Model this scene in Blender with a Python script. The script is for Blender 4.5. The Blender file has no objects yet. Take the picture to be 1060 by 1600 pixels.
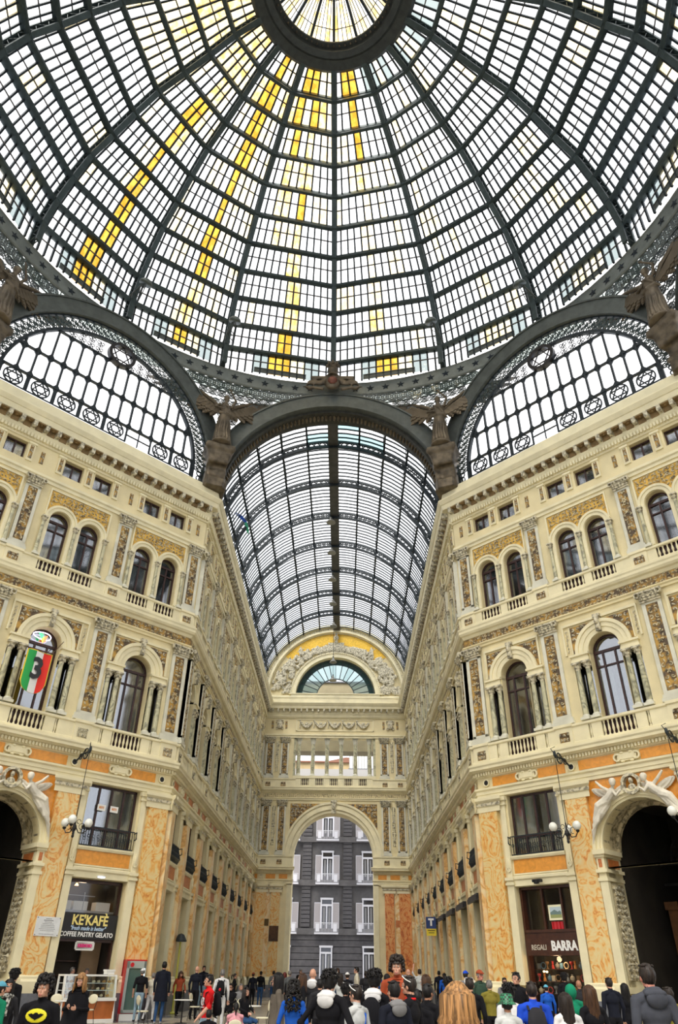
import bpy, math, random
from mathutils import Matrix, Vector
R=math.radians; PI=math.pi; sin=math.sin; cos=math.cos
SC=bpy.context.scene; COL=SC.collection
# ---------------------------------------------------------------- camera, sky, light, exposure
A=18.62; L=15.3; S2=2**-.5; YE=56.9; FL=.15           # octagon apothem, facade length, end wall, floor height
def setup():
    cd=bpy.data.cameras.new('camera'); c=bpy.data.objects.new('camera',cd); COL.objects.link(c)
    c.location=(1.009,-16.848,1.7)
    pi,ya,ro=R(33.788),R(.728),R(.784)
    c.rotation_euler=(Matrix.Rotation(ya,4,'Z')@Matrix.Rotation(PI/2+pi,4,'X')@Matrix.Rotation(ro,4,'Z')).to_euler()
    cd.sensor_fit='VERTICAL'; cd.sensor_height=36; cd.lens=36*1085.4/1600
    cd.clip_start=.1; cd.clip_end=600
    SC.camera=c
    w=bpy.data.worlds.new('overcast_sky'); SC.world=w; w.use_nodes=True
    n=w.node_tree.nodes; l=w.node_tree.links; bg=n['Background']
    tc=n.new('ShaderNodeTexCoord'); sx=n.new('ShaderNodeSeparateXYZ'); cr=n.new('ShaderNodeValToRGB')
    l.new(tc.outputs['Generated'],sx.inputs[0]); l.new(sx.outputs['Z'],cr.inputs[0]); l.new(cr.outputs[0],bg.inputs[0])
    e=cr.color_ramp.elements; e[0].position=0; e[0].color=(.80,.86,.98,1); e[1].position=.7; e[1].color=(1,.985,.97,1)
    bg.inputs[1].default_value=2.0
    sd=bpy.data.lights.new('added_soft_sun','SUN'); so=bpy.data.objects.new('added_soft_sun',sd); COL.objects.link(so)  # soft sun added to brighten the interior beside the overcast sky
    sd.energy=4.2; sd.angle=R(35); sd.color=(1,.95,.86); so.rotation_euler=(R(38),R(8),R(-25))
    so.location=(0,-40,80)
    vs=SC.view_settings; vs.view_transform='Standard'; vs.look='None'; vs.gamma=1; vs.exposure=0.12; vs.use_curve_mapping=False
    cy=SC.cycles; cy.max_bounces=8; cy.diffuse_bounces=5; cy.glossy_bounces=3; cy.transparent_max_bounces=24; cy.caustics_reflective=False; cy.caustics_refractive=False
setup()
# ---------------------------------------------------------------- materials
MATS={}
def nt(name):
    m=bpy.data.materials.new(name); m.use_nodes=True; t=m.node_tree; return m,t.nodes,t.links,t.nodes['Principled BSDF']
def mat(name,col,rough=.7,metal=0,var=.0,scale=3,bump=0,bs=20,emis=0,spec=.4,col2=None,thr=(.35,.65),dist=0,detail=5):
    if name in MATS: return MATS[name]
    m,n,l,b=nt(name); b.inputs['Roughness'].default_value=rough; b.inputs['Metallic'].default_value=metal
    b.inputs['Specular IOR Level'].default_value=spec
    b.inputs['Base Color'].default_value=(*col,1)
    tc=n.new('ShaderNodeTexCoord')
    if var or col2:
        no=n.new('ShaderNodeTexNoise'); no.inputs['Scale'].default_value=scale; no.inputs['Detail'].default_value=detail; no.inputs['Distortion'].default_value=dist
        cr=n.new('ShaderNodeValToRGB'); l.new(tc.outputs['Object'],no.inputs[0]); l.new(no.outputs[0],cr.inputs[0])
        c2=col2 or tuple(x*(1-var) for x in col)
        cr.color_ramp.elements[0].position=thr[0]; cr.color_ramp.elements[0].color=(*c2,1)
        cr.color_ramp.elements[1].position=thr[1]; cr.color_ramp.elements[1].color=(*col,1)
        l.new(cr.outputs[0],b.inputs['Base Color'])
    if bump:
        n2=n.new('ShaderNodeTexNoise'); n2.inputs['Scale'].default_value=bs; n2.inputs['Detail'].default_value=4
        bp=n.new('ShaderNodeBump'); bp.inputs['Strength'].default_value=bump; bp.inputs['Distance'].default_value=.03
        l.new(tc.outputs['Object'],n2.inputs[0]); l.new(n2.outputs[0],bp.inputs['Height']); l.new(bp.outputs[0],b.inputs['Normal'])
    if emis:
        b.inputs['Emission Color'].default_value=(*col,1); b.inputs['Emission Strength'].default_value=emis
    MATS[name]=m; return m
def marble(name,c_bg,c_vein,c_dark,scale=.9,warp=5,rough=.35):
    m,n,l,b=nt(name); b.inputs['Roughness'].default_value=rough
    tc=n.new('ShaderNodeTexCoord'); oi=n.new('ShaderNodeObjectInfo'); ad=n.new('ShaderNodeVectorMath'); ml=n.new('ShaderNodeVectorMath')
    ml.operation='MULTIPLY'; ml.inputs[1].default_value=(1.0,1.0,.8)
    l.new(tc.outputs['Object'],ml.inputs[0]); l.new(ml.outputs[0],ad.inputs[0])
    sc=n.new('ShaderNodeVectorMath'); sc.operation='SCALE'; sc.inputs['Scale'].default_value=13
    l.new(oi.outputs['Location'],sc.inputs[0]); l.new(sc.outputs[0],ad.inputs[1])
    n1=n.new('ShaderNodeTexNoise'); n1.inputs['Scale'].default_value=scale; n1.inputs['Detail'].default_value=3; n1.inputs['Distortion'].default_value=1.2
    l.new(ad.outputs[0],n1.inputs[0])
    w=n.new('ShaderNodeMath'); w.operation='MULTIPLY'; w.inputs[1].default_value=warp; l.new(n1.outputs[0],w.inputs[0])
    fr=n.new('ShaderNodeMath'); fr.operation='PINGPONG'; fr.inputs[1].default_value=.5; l.new(w.outputs[0],fr.inputs[0])
    n2=n.new('ShaderNodeTexNoise'); n2.inputs['Scale'].default_value=6; n2.inputs['Detail'].default_value=6; n2.inputs['Distortion'].default_value=1.0; l.new(ad.outputs[0],n2.inputs[0])
    m2=n.new('ShaderNodeMath'); m2.operation='MULTIPLY_ADD'; m2.inputs[1].default_value=.55; l.new(n2.outputs[0],m2.inputs[0]); l.new(fr.outputs[0],m2.inputs[2])
    cr=n.new('ShaderNodeValToRGB'); e=cr.color_ramp.elements; e[0].position=.22; e[0].color=(*c_dark,1); e[1].position=.78; e[1].color=(*c_bg,1)
    x=e.new(.40); x.color=(*c_vein,1); x=e.new(.52); x.color=(*[(p+q)/2 for p,q in zip(c_bg,c_vein)],1)
    l.new(m2.outputs[0],cr.inputs[0]); l.new(cr.outputs[0],b.inputs['Base Color']); MATS[name]=m; return m
def glass(name,tint,transl=.15,gl=.04,streak=None):
    m=bpy.data.materials.new(name); m.use_nodes=True; t=m.node_tree; n=t.nodes; l=t.links
    n.remove(n['Principled BSDF']); o=n['Material Output']
    tr=n.new('ShaderNodeBsdfTransparent'); tl=n.new('ShaderNodeBsdfTranslucent'); g=n.new('ShaderNodeBsdfGlossy'); g.inputs['Roughness'].default_value=.05
    tr.inputs[0].default_value=(*tint,1); tl.inputs[0].default_value=(*tint,1)
    if streak:
        tc=n.new('ShaderNodeTexCoord'); mp=n.new('ShaderNodeMapping'); mp.inputs['Scale'].default_value=(1.3,1.3,.5); no=n.new('ShaderNodeTexNoise'); no.inputs['Scale'].default_value=1.6; no.inputs['Detail'].default_value=5
        cr=n.new('ShaderNodeValToRGB'); cr.color_ramp.elements[0].position=.38; cr.color_ramp.elements[0].color=(*streak,1); cr.color_ramp.elements[1].position=.62; cr.color_ramp.elements[1].color=(*tint,1)
        l.new(tc.outputs['Object'],mp.inputs[0]); l.new(mp.outputs[0],no.inputs[0]); l.new(no.outputs[0],cr.inputs[0]); l.new(cr.outputs[0],tr.inputs[0]); l.new(cr.outputs[0],tl.inputs[0])
    a=n.new('ShaderNodeMixShader'); a.inputs[0].default_value=transl; l.new(tr.outputs[0],a.inputs[1]); l.new(tl.outputs[0],a.inputs[2])
    b=n.new('ShaderNodeMixShader'); b.inputs[0].default_value=gl; l.new(a.outputs[0],b.inputs[1]); l.new(g.outputs[0],b.inputs[2]); l.new(b.outputs[0],o.inputs[0])
    MATS[name]=m; return m
stone=mat('cream_stone',(.80,.70,.43),.75,var=.16,scale=.8,bump=.15,bs=14)
stone2=mat('cream_stone_trim',(.84,.77,.53),.7,var=.14,scale=1.3,bump=.1)
grey_st=mat('pale_grey_stone',(.72,.71,.60),.7,var=.18,scale=1.5)
carv=mat('carved_stone',(.66,.61,.46),.7,var=.62,scale=7,thr=(.40,.55))  # dark mottling stands in for shadow lines in the carving
carv_d=mat('shade_mottled_carving',(.60,.52,.34),.75,var=.66,scale=6,thr=(.38,.54))  # darker blotches are crevice shade put into the colour
white_st=mat('white_stucco',(.78,.74,.64),.65,var=.2,scale=3)
gold=mat('shaded_gold_ground',(.50,.30,.07),.6,col2=(.10,.07,.045),scale=3,thr=(.42,.62))  # gold darkened to brown as shade behind the relief
gold2=mat('bright_gilt_ground',(.72,.45,.09),.6,col2=(.3,.19,.06),scale=4,thr=(.32,.55))
coffer=mat('shade_brown_coffer',(.30,.20,.09),.8,var=.4,scale=5)  # deep soffit shade between brackets put into this brown
goldb=mat('bright_gold_mosaic',(.95,.60,.07),.35,var=.25,scale=7)
ochre=mat('orange_marble_panel',(.80,.34,.05),.35,var=.22,scale=4,dist=1)
ochre2=mat('red_orange_panel',(.60,.20,.06),.4,var=.3,scale=5,dist=1)
mar1=marble('yellow_veined_marble',(.74,.60,.30),(.78,.44,.12),(.62,.22,.04),1.2,7)
mar2=marble('pale_veined_marble',(.80,.68,.42),(.78,.48,.18),(.55,.30,.10),.8,4)
mar3=marble('red_veined_marble',(.70,.36,.12),(.66,.20,.04),(.34,.07,.02),1.1,6)
mar_col=marble('grey_green_marble',(.56,.54,.36),(.36,.35,.24),(.2,.2,.14),1.3,5)
plinth=mat('grey_plinth',(.16,.17,.2),.4,var=.3,scale=6)
iron=mat('green_grey_iron',(.060,.082,.082),.5,.3,var=.25,scale=3)
iron2=mat('dark_iron',(.022,.03,.036),.5,.3)
steel=mat('grey_painted_iron',(.105,.118,.108),.5,.2,var=.3,scale=2)
lace=mat('grey_iron_lace',(.13,.145,.14),.55,.2)
bronze=mat('aged_bronze',(.17,.135,.09),.5,.35,var=.6,scale=2.2,bump=.3,bs=10)
wood=mat('dark_window_wood',(.045,.018,.016),.4,var=.3,scale=4)
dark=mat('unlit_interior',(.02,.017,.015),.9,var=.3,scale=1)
curtain=mat('pale_curtain',(.72,.72,.66),.85,var=.3,scale=5)
white=mat('white_enamel',(.8,.8,.78),.4); black=mat('black_enamel',(.012,.012,.014),.4)
red=mat('red_enamel',(.5,.01,.02),.35)
g_win=glass('window_glass',(.62,.66,.7),0,.24); g_shop=glass('shop_glass',(.8,.8,.8),0,.06)
g_wh=glass('roof_glass_white',(.97,.98,1.0),.12,.02)
g_cr=glass('roof_glass_cream',(.92,.76,.42),.15,.02,(1,.95,.8))
g_ye=glass('roof_glass_yellow',(.85,.55,.16),.15,.02,(1,.88,.55))
g_am=glass('roof_glass_amber',(.62,.30,.03),.15,.02,(.85,.52,.08))
g_te=glass('roof_glass_teal',(.40,.60,.62),.2,.03)
g_gr=glass('roof_glass_grey',(.36,.42,.42),.2,.03)
g_lu=glass('lunette_glass',(.98,.98,1),.05,.02)
# ---------------------------------------------------------------- mesh kit
class M:
    def __init__(s): s.v=[];s.f=[];s.mi=[];s.k=0
    def _a(s,vs,fs):
        o=len(s.v); s.v+=[tuple(x) for x in vs]; s.f+=[tuple(i+o for i in f) for f in fs]; s.mi+=[s.k]*len(fs); return s
    def mat(s,k): s.k=k; return s
    def add(s,o,T=None,k=None):
        vs=[T@Vector(p) for p in o.v] if T is not None else o.v
        b=len(s.v); s.v+=[tuple(x) for x in vs]; s.f+=[tuple(i+b for i in f) for f in o.f]; s.mi+=(o.mi if k is None else [k]*len(o.f)); return s
    def box(s,x0,x1,y0,y1,z0,z1):
        return s._a([(x0,y0,z0),(x1,y0,z0),(x1,y1,z0),(x0,y1,z0),(x0,y0,z1),(x1,y0,z1),(x1,y1,z1),(x0,y1,z1)],
         [(0,1,5,4),(1,2,6,5),(2,3,7,6),(3,0,4,7),(4,5,6,7),(3,2,1,0)])
    def poly(s,pts,y0,y1):      # polygon in x,z (counter-clockwise seen from -y), thick in y (y0 front)
        n=len(pts); vs=[(x,y0,z) for x,z in pts]+[(x,y1,z) for x,z in pts]
        return s._a(vs,[tuple(range(n)),tuple(range(2*n-1,n-1,-1))]+[(i,i+n,(i+1)%n+n,(i+1)%n) for i in range(n)])
    def quad(s,a,b,c,d): return s._a([a,b,c,d],[(0,1,2,3)])
    def extr(s,prof,x0,x1,k0=0,k1=0):   # profile [(d,z)] d = projection toward viewer (-y); mitre k
        n=len(prof); vs=[(x0+k0*d,-d,z) for d,z in prof]+[(x1+k1*d,-d,z) for d,z in prof]
        return s._a(vs,[(i,i+n,i+1+n,i+1) for i in range(n-1)]+[tuple(range(n-1,-1,-1)),tuple(range(n,2*n))])
    def lathe(s,prof,n=10,c=(0,0),cap=True):
        vs=[];fs=[];m=len(prof)
        for r,z in prof:
            for i in range(n): a=2*PI*i/n; vs.append((c[0]+r*cos(a),c[1]+r*sin(a),z))
        for j in range(m-1):
            for i in range(n): fs.append((j*n+i,j*n+(i+1)%n,(j+1)*n+(i+1)%n,(j+1)*n+i))
        if cap: fs.append(tuple(range(n-1,-1,-1))); fs.append(tuple(range((m-1)*n,m*n)))
        return s._a(vs,fs)
    def tube(s,pts,r,n=5,closed=False,flat=None):
        P=[Vector(p) for p in pts]; m=len(P); vs=[]
        for j in range(m):
            if closed: t=P[(j+1)%m]-P[j-1]
            else: t=P[min(j+1,m-1)]-P[max(j-1,0)]
            t.normalize(); up=Vector((0,0,1)) if abs(t.z)<.9 else Vector((0,1,0))
            a=t.cross(up).normalized(); b=a.cross(t); rr=r[j] if isinstance(r,(list,tuple)) else r
            for i in range(n):
                q=2*PI*(i+.5)/n; vs.append(P[j]+a*cos(q)*rr+b*sin(q)*rr*(flat or 1))
        fs=[]
        for j in range(m if closed else m-1):
            k=(j+1)%m
            for i in range(n): fs.append((j*n+i,k*n+i,k*n+(i+1)%n,j*n+(i+1)%n))
        if not closed: fs.append(tuple(range(n))); fs.append(tuple(range(m*n-1,(m-1)*n-1,-1)))
        return s._a(vs,fs)
    def bar(s,a,b,w,h=None,up=(0,0,1)):   # rectangular beam between two points
        a=Vector(a);b=Vector(b);t=(b-a).normalized();u=Vector(up); x=t.cross(u)
        if x.length<1e-4: x=t.cross(Vector((0,1,0)))
        x.normalize(); y=x.cross(t); h=h or w
        vs=[p+x*i*w/2+y*j*h/2 for p in(a,b) for i,j in((-1,-1),(1,-1),(1,1),(-1,1))]
        return s._a(vs,[(0,1,5,4),(1,2,6,5),(2,3,7,6),(3,0,4,7),(3,2,1,0),(4,5,6,7)])
    def ring(s,cx,cz,Ro,w,y0,y1,n=24,a0=0,a1=2*PI):   # annulus sector in xz, thick in y
        full=abs(a1-a0-2*PI)<1e-6; m=n if full else n+1; vs=[];fs=[]
        for i in range(m):
            a=a0+(a1-a0)*i/n
            for r in (Ro-w,Ro):
                for y in (y0,y1): vs.append((cx+r*cos(a),y,cz+r*sin(a)))
        for i in range(n):
            p=4*i;q=4*((i+1)%m); fs+=[(p,p+2,q+2,q),(p+2,p+3,q+3,q+2),(p+3,p+1,q+1,q+3),(p+1,p,q,q+1)]
        if not full: fs+=[(0,1,3,2),(4*n,4*n+2,4*n+3,4*n+1)]
        return s._a(vs,fs)
    def ell(s,c,r,n=8,m=5,T=None):
        vs=[];fs=[]
        for j in range(1,m):
            b=PI*j/m
            for i in range(n): a=2*PI*i/n; vs.append((r[0]*sin(b)*cos(a),r[1]*sin(b)*sin(a),r[2]*cos(b)))
        vs+=[(0,0,r[2]),(0,0,-r[2])]; t=len(vs)-2
        for j in range(m-2):
            for i in range(n): fs.append((j*n+i,(j+1)*n+i,(j+1)*n+(i+1)%n,j*n+(i+1)%n))
        for i in range(n): fs.append((t,i,(i+1)%n)); fs.append((t+1,(m-2)*n+(i+1)%n,(m-2)*n+i))
        vs=[Vector(v) for v in vs]
        if T is not None: vs=[T@v for v in vs]
        c=Vector(c); return s._a([v+c for v in vs],fs)
    def mesh(s,name,mats,smooth=False):
        me=bpy.data.meshes.new(name); me.from_pydata(s.v,[],s.f)
        for m in mats: me.materials.append(m)
        if len(mats)>1: me.polygons.foreach_set('material_index',s.mi)
        if smooth: me.polygons.foreach_set('use_smooth',[True]*len(me.polygons))
        me.update(); return me
def tag(o,label=None,cat=None,group=None,kind=None):
    if label: o['label']=label
    if cat: o['category']=cat
    if group: o['group']=group
    if kind: o['kind']=kind
    return o
def obj(name,me,parent=None,loc=(0,0,0),rot=(0,0,0),sc=(1,1,1),mats=None,smooth=False):
    if isinstance(me,M): me=me.mesh(name,mats if isinstance(mats,(list,tuple)) else [mats],smooth)
    o=bpy.data.objects.new(name,me); COL.objects.link(o); o.parent=parent; o.location=loc; o.rotation_euler=rot; o.scale=sc; return o
def empty(name,loc=(0,0,0),rz=0,label=None,cat=None,group=None,kind=None):
    o=bpy.data.objects.new(name,None); COL.objects.link(o); o.location=loc; o.rotation_euler=(0,0,rz); o.empty_display_size=.3
    return tag(o,label,cat,group,kind)
def copy_tree(o,parent=None):
    c=o.copy(); COL.objects.link(c); c.parent=parent
    for ch in list(o.children): copy_tree(ch,c)
    return c
CACHE={}
def cached(key,fn):
    if key not in CACHE: CACHE[key]=fn()
    return CACHE[key]
RN=random.Random(5)
# ---------------------------------------------------------------- carved ornament: scrolls and leaves as real relief
def curl(r,t,rnd):
    m=M(); a0=rnd.uniform(0,6.28); n=6; turn=rnd.uniform(3.4,5.2); pts=[];rr=[]
    for i in range(n+1):
        a=a0+turn*i/n; q=r*(1-.55*i/n); pts.append((q*cos(a),-t*.5,q*sin(a))); rr.append(t*(.75-.35*i/n))
    m.tube(pts,rr,4); m.ell((0,-t*.6,0),(r*.3,t,r*.3),5,3)
    return m
def leaf(r,t,rnd):
    m=M(); a=rnd.uniform(0,6.28); T=Matrix.Rotation(a,3,'Y'); m.ell((0,0,0),(r*.95,t*1.3,r*.42),6,4,T); return m
def relief(test,x0,x1,z0,z1,s,seed,t=.05,mirror=None):
    rnd=random.Random(seed); m=M(); nx=max(1,round((x1-x0)/s)); nz=max(1,round((z1-z0)/s)); dx=(x1-x0)/nx; dz=(z1-z0)/nz
    for j in range(nz):
        for i in range(nx):
            x=x0+(i+.5)*dx+rnd.uniform(-.12,.12)*s; z=z0+(j+.5)*dz+rnd.uniform(-.12,.12)*s
            if mirror is not None and x>mirror+.01: continue
            if test and not test(x,z): continue
            e=(curl if rnd.random()<.62 else leaf)(s*.46,t,rnd)
            m.add(e,Matrix.Translation((x,0,z)))
            if mirror is not None: m.add(e,Matrix.Translation((2*mirror-x,0,z))@Matrix.Scale(-1,4,(1,0,0)))
    return m
def rect_relief(w,h,s,seed,t=.05): return cached(('rr',w,h,s,seed,t),lambda:relief(None,-w/2,w/2,-h/2,h/2,s,seed,t,0 if w>s*1.5 else None).mesh('relief',[carv]))
# ---------------------------------------------------------------- wall facade kit (local frame: x right, z up, -y toward the viewer)
def wall_face(m,x0,x1,z0,z1,holes,y=0,dep=.5):
    x=x0
    for h in sorted(holes):
        hx0,hx1,hz0,hz1,arch=h
        if hx0>x: m.quad((x,y,z0),(hx0,y,z0),(hx0,y,z1),(x,y,z1))
        if hz0>z0: m.quad((hx0,y,z0),(hx1,y,z0),(hx1,y,hz0),(hx0,y,hz0))
        if arch:
            r=(hx1-hx0)/2; c=(hx0+hx1)/2; n=16; P=[(c-r*cos(PI*i/n),hz1+r*sin(PI*i/n)) for i in range(n+1)]
            for (ax,az),(bx,bz) in zip(P,P[1:]):
                m.quad((ax,y,az),(bx,y,bz),(bx,y,z1),(ax,y,z1)); m.quad((ax,y,az),(ax,y+dep,az),(bx,y+dep,bz),(bx,y,bz))
        else:
            if hz1<z1: m.quad((hx0,y,hz1),(hx1,y,hz1),(hx1,y,z1),(hx0,y,z1))
            m.quad((hx0,y,hz1),(hx0,y+dep,hz1),(hx1,y+dep,hz1),(hx1,y,hz1))
        m.quad((hx0,y,hz0),(hx0,y+dep,hz0),(hx0,y+dep,hz1),(hx0,y,hz1)); m.quad((hx1,y,hz1),(hx1,y+dep,hz1),(hx1,y+dep,hz0),(hx1,y,hz0))
        m.quad((hx0,y,hz0),(hx1,y,hz0),(hx1,y+dep,hz0),(hx0,y+dep,hz0))
        x=hx1
    if x<x1: m.quad((x,y,z0),(x1,y,z0),(x1,y,z1),(x,y,z1))
    return m
def capital(w,h,seed=1,corinth=True):
    def f():
        m=M(); m.box(-w/2,w/2,-.10,.0,0,h*.14); m.extr([(.04,h*.14),(.10,h*.3),(.10,h*.62),(.16,h*.8),(.16,h*.8)],-w*.46,w*.46,-.3,.3)
        m.box(-w*.62,w*.62,-.22,0,h*.82,h)
        if corinth:
            n=5
            for row in range(2):
                for i in range(n):
                    x=(-w/2+w*(i+.5)/n); m.ell((x,-.12-.03*row,h*(.3+.26*row)),(w*.11,.07,h*.17),6,4); m.ell((x,-.19-.03*row,h*(.42+.26*row)),(w*.07,.05,h*.07),5,3)
            for sx in(-1,1):
                m.ring(sx*w*.5,h*.68,w*.15,w*.06,-.26,-.12,8)
        return m.mesh('capital',[carv])
    return cached(('cap',w,h,seed,corinth),f)
def colonnette(r,h,key):
    def f():
        m=M(); m.mat(1).box(-r*1.7,r*1.7,-r*1.7,r*1.7,0,h*.045); m.lathe([(r*1.5,h*.045),(r*1.5,h*.07),(r*1.1,h*.09)],10)
        m.mat(0).lathe([(r*1.05,h*.09),(r*1.08,h*.3),(r*.95,h*.6),(r*.85,h*.87)],10)
        m.mat(2).lathe([(r*.95,h*.86),(r*.95,h*.88),(r*1.0,h*.9),(r*1.5,h*.965)],8); m.box(-r*1.7,r*1.7,-r*1.7,r*1.7,h*.965,h)
        for i in range(8):
            a=PI*i/4
            m.ell((r*1.25*cos(a),r*1.25*sin(a),h*.915),(r*.35,r*.35,h*.02),5,3)
        return m.mesh('colonnette',[mar_col,grey_st,carv])
    return cached(('col',r,h,key),f)
def baluster(h):
    return cached(('bal',h),lambda:M().lathe([(.05,0),(.05,h*.08),(.028,h*.14),(.062,h*.38),(.05,h*.5),(.026,h*.78),(.045,h*.86),(.05,h)],8).mesh('baluster',[stone2]))
def window_frame(w,z0,zs,arch,key,mull=(0,),trans=(),t=.06):
    def f():
        m=M(); r=w/2
        m.box(-r,-r+t*1.4,-.03,.05,z0,zs); m.box(r-t*1.4,r,-.03,.05,z0,zs); m.box(-r,r,-.03,.05,z0,z0+t*1.5)
        if arch: m.ring(0,zs,r,t*1.4,-.03,.05,16,0,PI); m.box(-r,r,-.04,.05,zs-t,zs+t)
        else: m.box(-r,r,-.03,.05,zs-t*1.3,zs)
        for x in mull: m.box(x-t*.7,x+t*.7,-.035,.045,z0,zs)
        for z in trans: m.box(-r,r,-.04,.045,z-t*.6,z+t*.6)
        return m.mesh('frame',[wood])
    return cached(('wf',w,z0,zs,arch,key),f)
def pane_mesh(w,z0,zs,arch):
    def f():
        r=w/2; pts=[(-r,z0),(r,z0),(r,zs)]+([(r*cos(a),zs+r*sin(a)) for a in [PI*i/12 for i in range(1,12)]] if arch else [])+[(-r,zs)]
        return M().poly(pts,0,.02).mesh('pane',[g_win])
    return cached(('pm',w,z0,zs,arch),f)
def curtain_mesh(w,z0,z1,seed):
    def f():
        rnd=random.Random(seed); m=M()
        for x0,x1 in ((-w/2,-w*.08),(w*.08,w/2)):
            n=14; pts=[(x0+(x1-x0)*i/n,.07*sin(i*1.9+seed)+rnd.uniform(-.02,.02)) for i in range(n+1)]
            for (a,ya),(b,yb) in zip(pts,pts[1:]): m.quad((a,ya,z0),(b,yb,z0),(b,yb,z1),(a,ya,z1))
        return m.mesh('curtain',[curtain],True)
    return cached(('cu',w,z0,z1,seed),f)
def window(par,x,w,z0,zs,arch,dep=.42,mull=(0,),trans=(),cur=None,key=0,room=True):
    f=obj('window',window_frame(w,z0,zs,arch,key,mull,trans),par,(x,dep-.03,0))
    obj('pane',pane_mesh(w-.04,z0,zs,arch),f,(0,.02,0))
    if cur: obj('curtain',curtain_mesh(w*.92,z0,zs,cur),f,(0,.2,0))
    return f
def small_relief(par,x,z,w,h,y=-.03,s=None,bg=gold,seed=3,t=.035,name='relief_panel'):
    b=cached(('bg',w,h,bg.name),lambda:M().box(-w/2,w/2,0,.03,-h/2,h/2).mesh('ground',[bg]))
    p=obj(name,b,par,(x,y,z)); obj('scrollwork',rect_relief(w,h,s or min(w,h)/2,seed,t),p,(0,-.005,0)); return p
def pilaster(par,x,z0,z1,w,seed=1,rel=True,caph=.5,d=.12,lod=0):
    rw=w*.40; a=z0+.28; b=z1-caph
    def f():
        m=M(); fr=.07
        m.box(-w/2,w/2,-d-.05,0,z0,z0+.16); m.box(-w*.46,w*.46,-d,0,z0+.16,z0+.3)
        if rel:
            m.box(-w*.40,w*.40,-d+.04,0,z0+.3,b)
            for sx in(-1,1): m.box(min(sx*w*.40,sx*rw*.62),max(sx*w*.40,sx*rw*.62),-d,-.02,z0+.3,b)
            m.box(-w*.4,w*.4,-d,-.02,z0+.3,z0+.42); m.box(-w*.4,w*.4,-d,-.02,b-.1,b)
        else: m.box(-w*.42,w*.42,-d,0,z0+.3,b)
        return m.mesh('pilaster',[grey_st])
    p=obj('pilaster',cached(('pil',z0,z1,w,rel,d,caph),f),par,(x,0,0))
    if rel: obj('scrollwork',cached(('pr',z0,z1,w,seed),lambda:relief(None,-rw*.55,rw*.55,z0+.45,b-.12,rw*.5,seed,.05,0).mesh('scrollwork',[carv_d])),p,(0,-d+.035,0)); obj('gilt_ground',cached(('pg',z0,z1,w),lambda:M().box(-rw*.6,rw*.6,-.01,0,z0+.42,b-.1).mesh('gilt_ground',[gold])),p,(0,-d+.035,0))
    obj('capital',capital(w*.86,caph),p,(0,-d+.02,b))
    return p
# ---- heights
Z={'base':1.5,'shop':5.05,'cap0':8.2,'ent':8.85,'fr':9.28,'c1':9.85}
CORN1=[(0,9.78),(.06,9.8),(.1,9.85),(.1,10.0),(.2,10.02),(.3,10.08),(.375,10.09),(.375,10.2),(.42,10.27),(.42,10.35),(0,10.38)]
ARCHIT=[(.0,8.84),(.1,8.85),(.1,9.0),(.13,9.0),(.13,9.14),(.2,9.2),(.2,9.28),(0,9.3)]
CORN2=[(0,17.0),(.05,17.02),(.12,17.15),(.22,17.2),(.285,17.3),(.285,17.42),(.32,17.5),(.32,17.58),(0,17.6)]
STR2=[(0,16.32),(.08,16.34),(.08,16.44),(.14,16.5),(.14,16.56),(0,16.58)]
BELT3=[(0,22.5),(.06,22.5),(.06,22.66),(.14,22.72),(.14,22.86),(0,22.9)]
CORN3=[(0,24.5),(.08,24.52),(.1,24.6),(.1,24.62),(.22,24.9),(.26,25.0),(.26,25.42),(.60,25.44),(.62,25.5),(.674,25.73),(.72,25.75),(.853,25.98),(.853,26.05),(.55,26.12),(.55,26.8),(.48,26.86),(-.6,26.9)]
BALR=[(.16,11.16),(.22,11.2),(.22,11.3),(.0,11.34)]
BALR2=[(.14,18.24),(.2,18.28),(.2,18.38),(.0,18.42)]
def cornice(par,x0,x1,k0,k1):
    for nm,pr_,mt in(('cornice',CORN1,stone2),('architrave',ARCHIT,stone2),('cornice',CORN2,stone2),('string_course',STR2,stone),('string_course',BELT3,stone2),('crowning_cornice',CORN3,stone2)):
        m=M().extr(pr_,x0,x1,k0,k1); o=obj(nm,m,par,mats=mt)
        if pr_ is CORN1: d_obj(o,x0,x1,k0,k1,.1,9.85,9.99,.15,.085,.2)
        if pr_ is CORN2: obj('scroll_frieze',relief(None,x0+.3,x1-.3,16.58,16.98,.2,int(x1*7),.04).mesh('scroll_frieze',[carv_d]),par,(0,-.01,0)).__setitem__('kind','stuff'); obj('gilt_band',M().box(x0,x1,-.01,0,16.58,17.0),par,mats=gold)
        if pr_ is CORN3:
            d_obj(o,x0,x1,k0,k1,.1,24.62,24.86,.17,.1,.28)
            m=M(); n=int((x1-x0)/.64)
            for i in range(n+1):
                x=x0+.2+(x1-x0-.4)*i/n
                m.box(x-.1,x+.1,-.6,-.24,25.12,25.42); m.ell((x,-.52,25.16),(.09,.1,.1),6,4); m.box(x-.11,x+.11,-.62,-.24,25.38,25.45); m.ell((x,-.66,25.82),(.05,.06,.06),5,3)
            b=obj('bracket_row',m,o,mats=carv); b['kind']='stuff'
            m=M()
            for i in range(n):
                x=x0+.2+(x1-x0-.4)*(i+.5)/n
                m.box(x-.2,x+.2,-.585,-.27,25.37,25.41); m.box(x-.2,x+.2,-.29,-.26,25.06,25.4); m.ell((x,-.43,25.35),(.09,.09,.05),6,3)
            b=obj('coffer_row',m,o,mats=coffer); b['kind']='stuff'
def d_obj(par,x0,x1,k0,k1,d,z0,z1,step,w,t):
    m=M(); n=int((x1-x0)/step)
    for i in range(n): x=x0+(x1-x0)*(i+.5)/n; m.box(x-w/2,x+w/2,-d-t*.5,-d+.02,z0,z1)
    o=obj('dentil_row',m,par,mats=stone2); o['kind']='stuff'; return o
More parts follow.
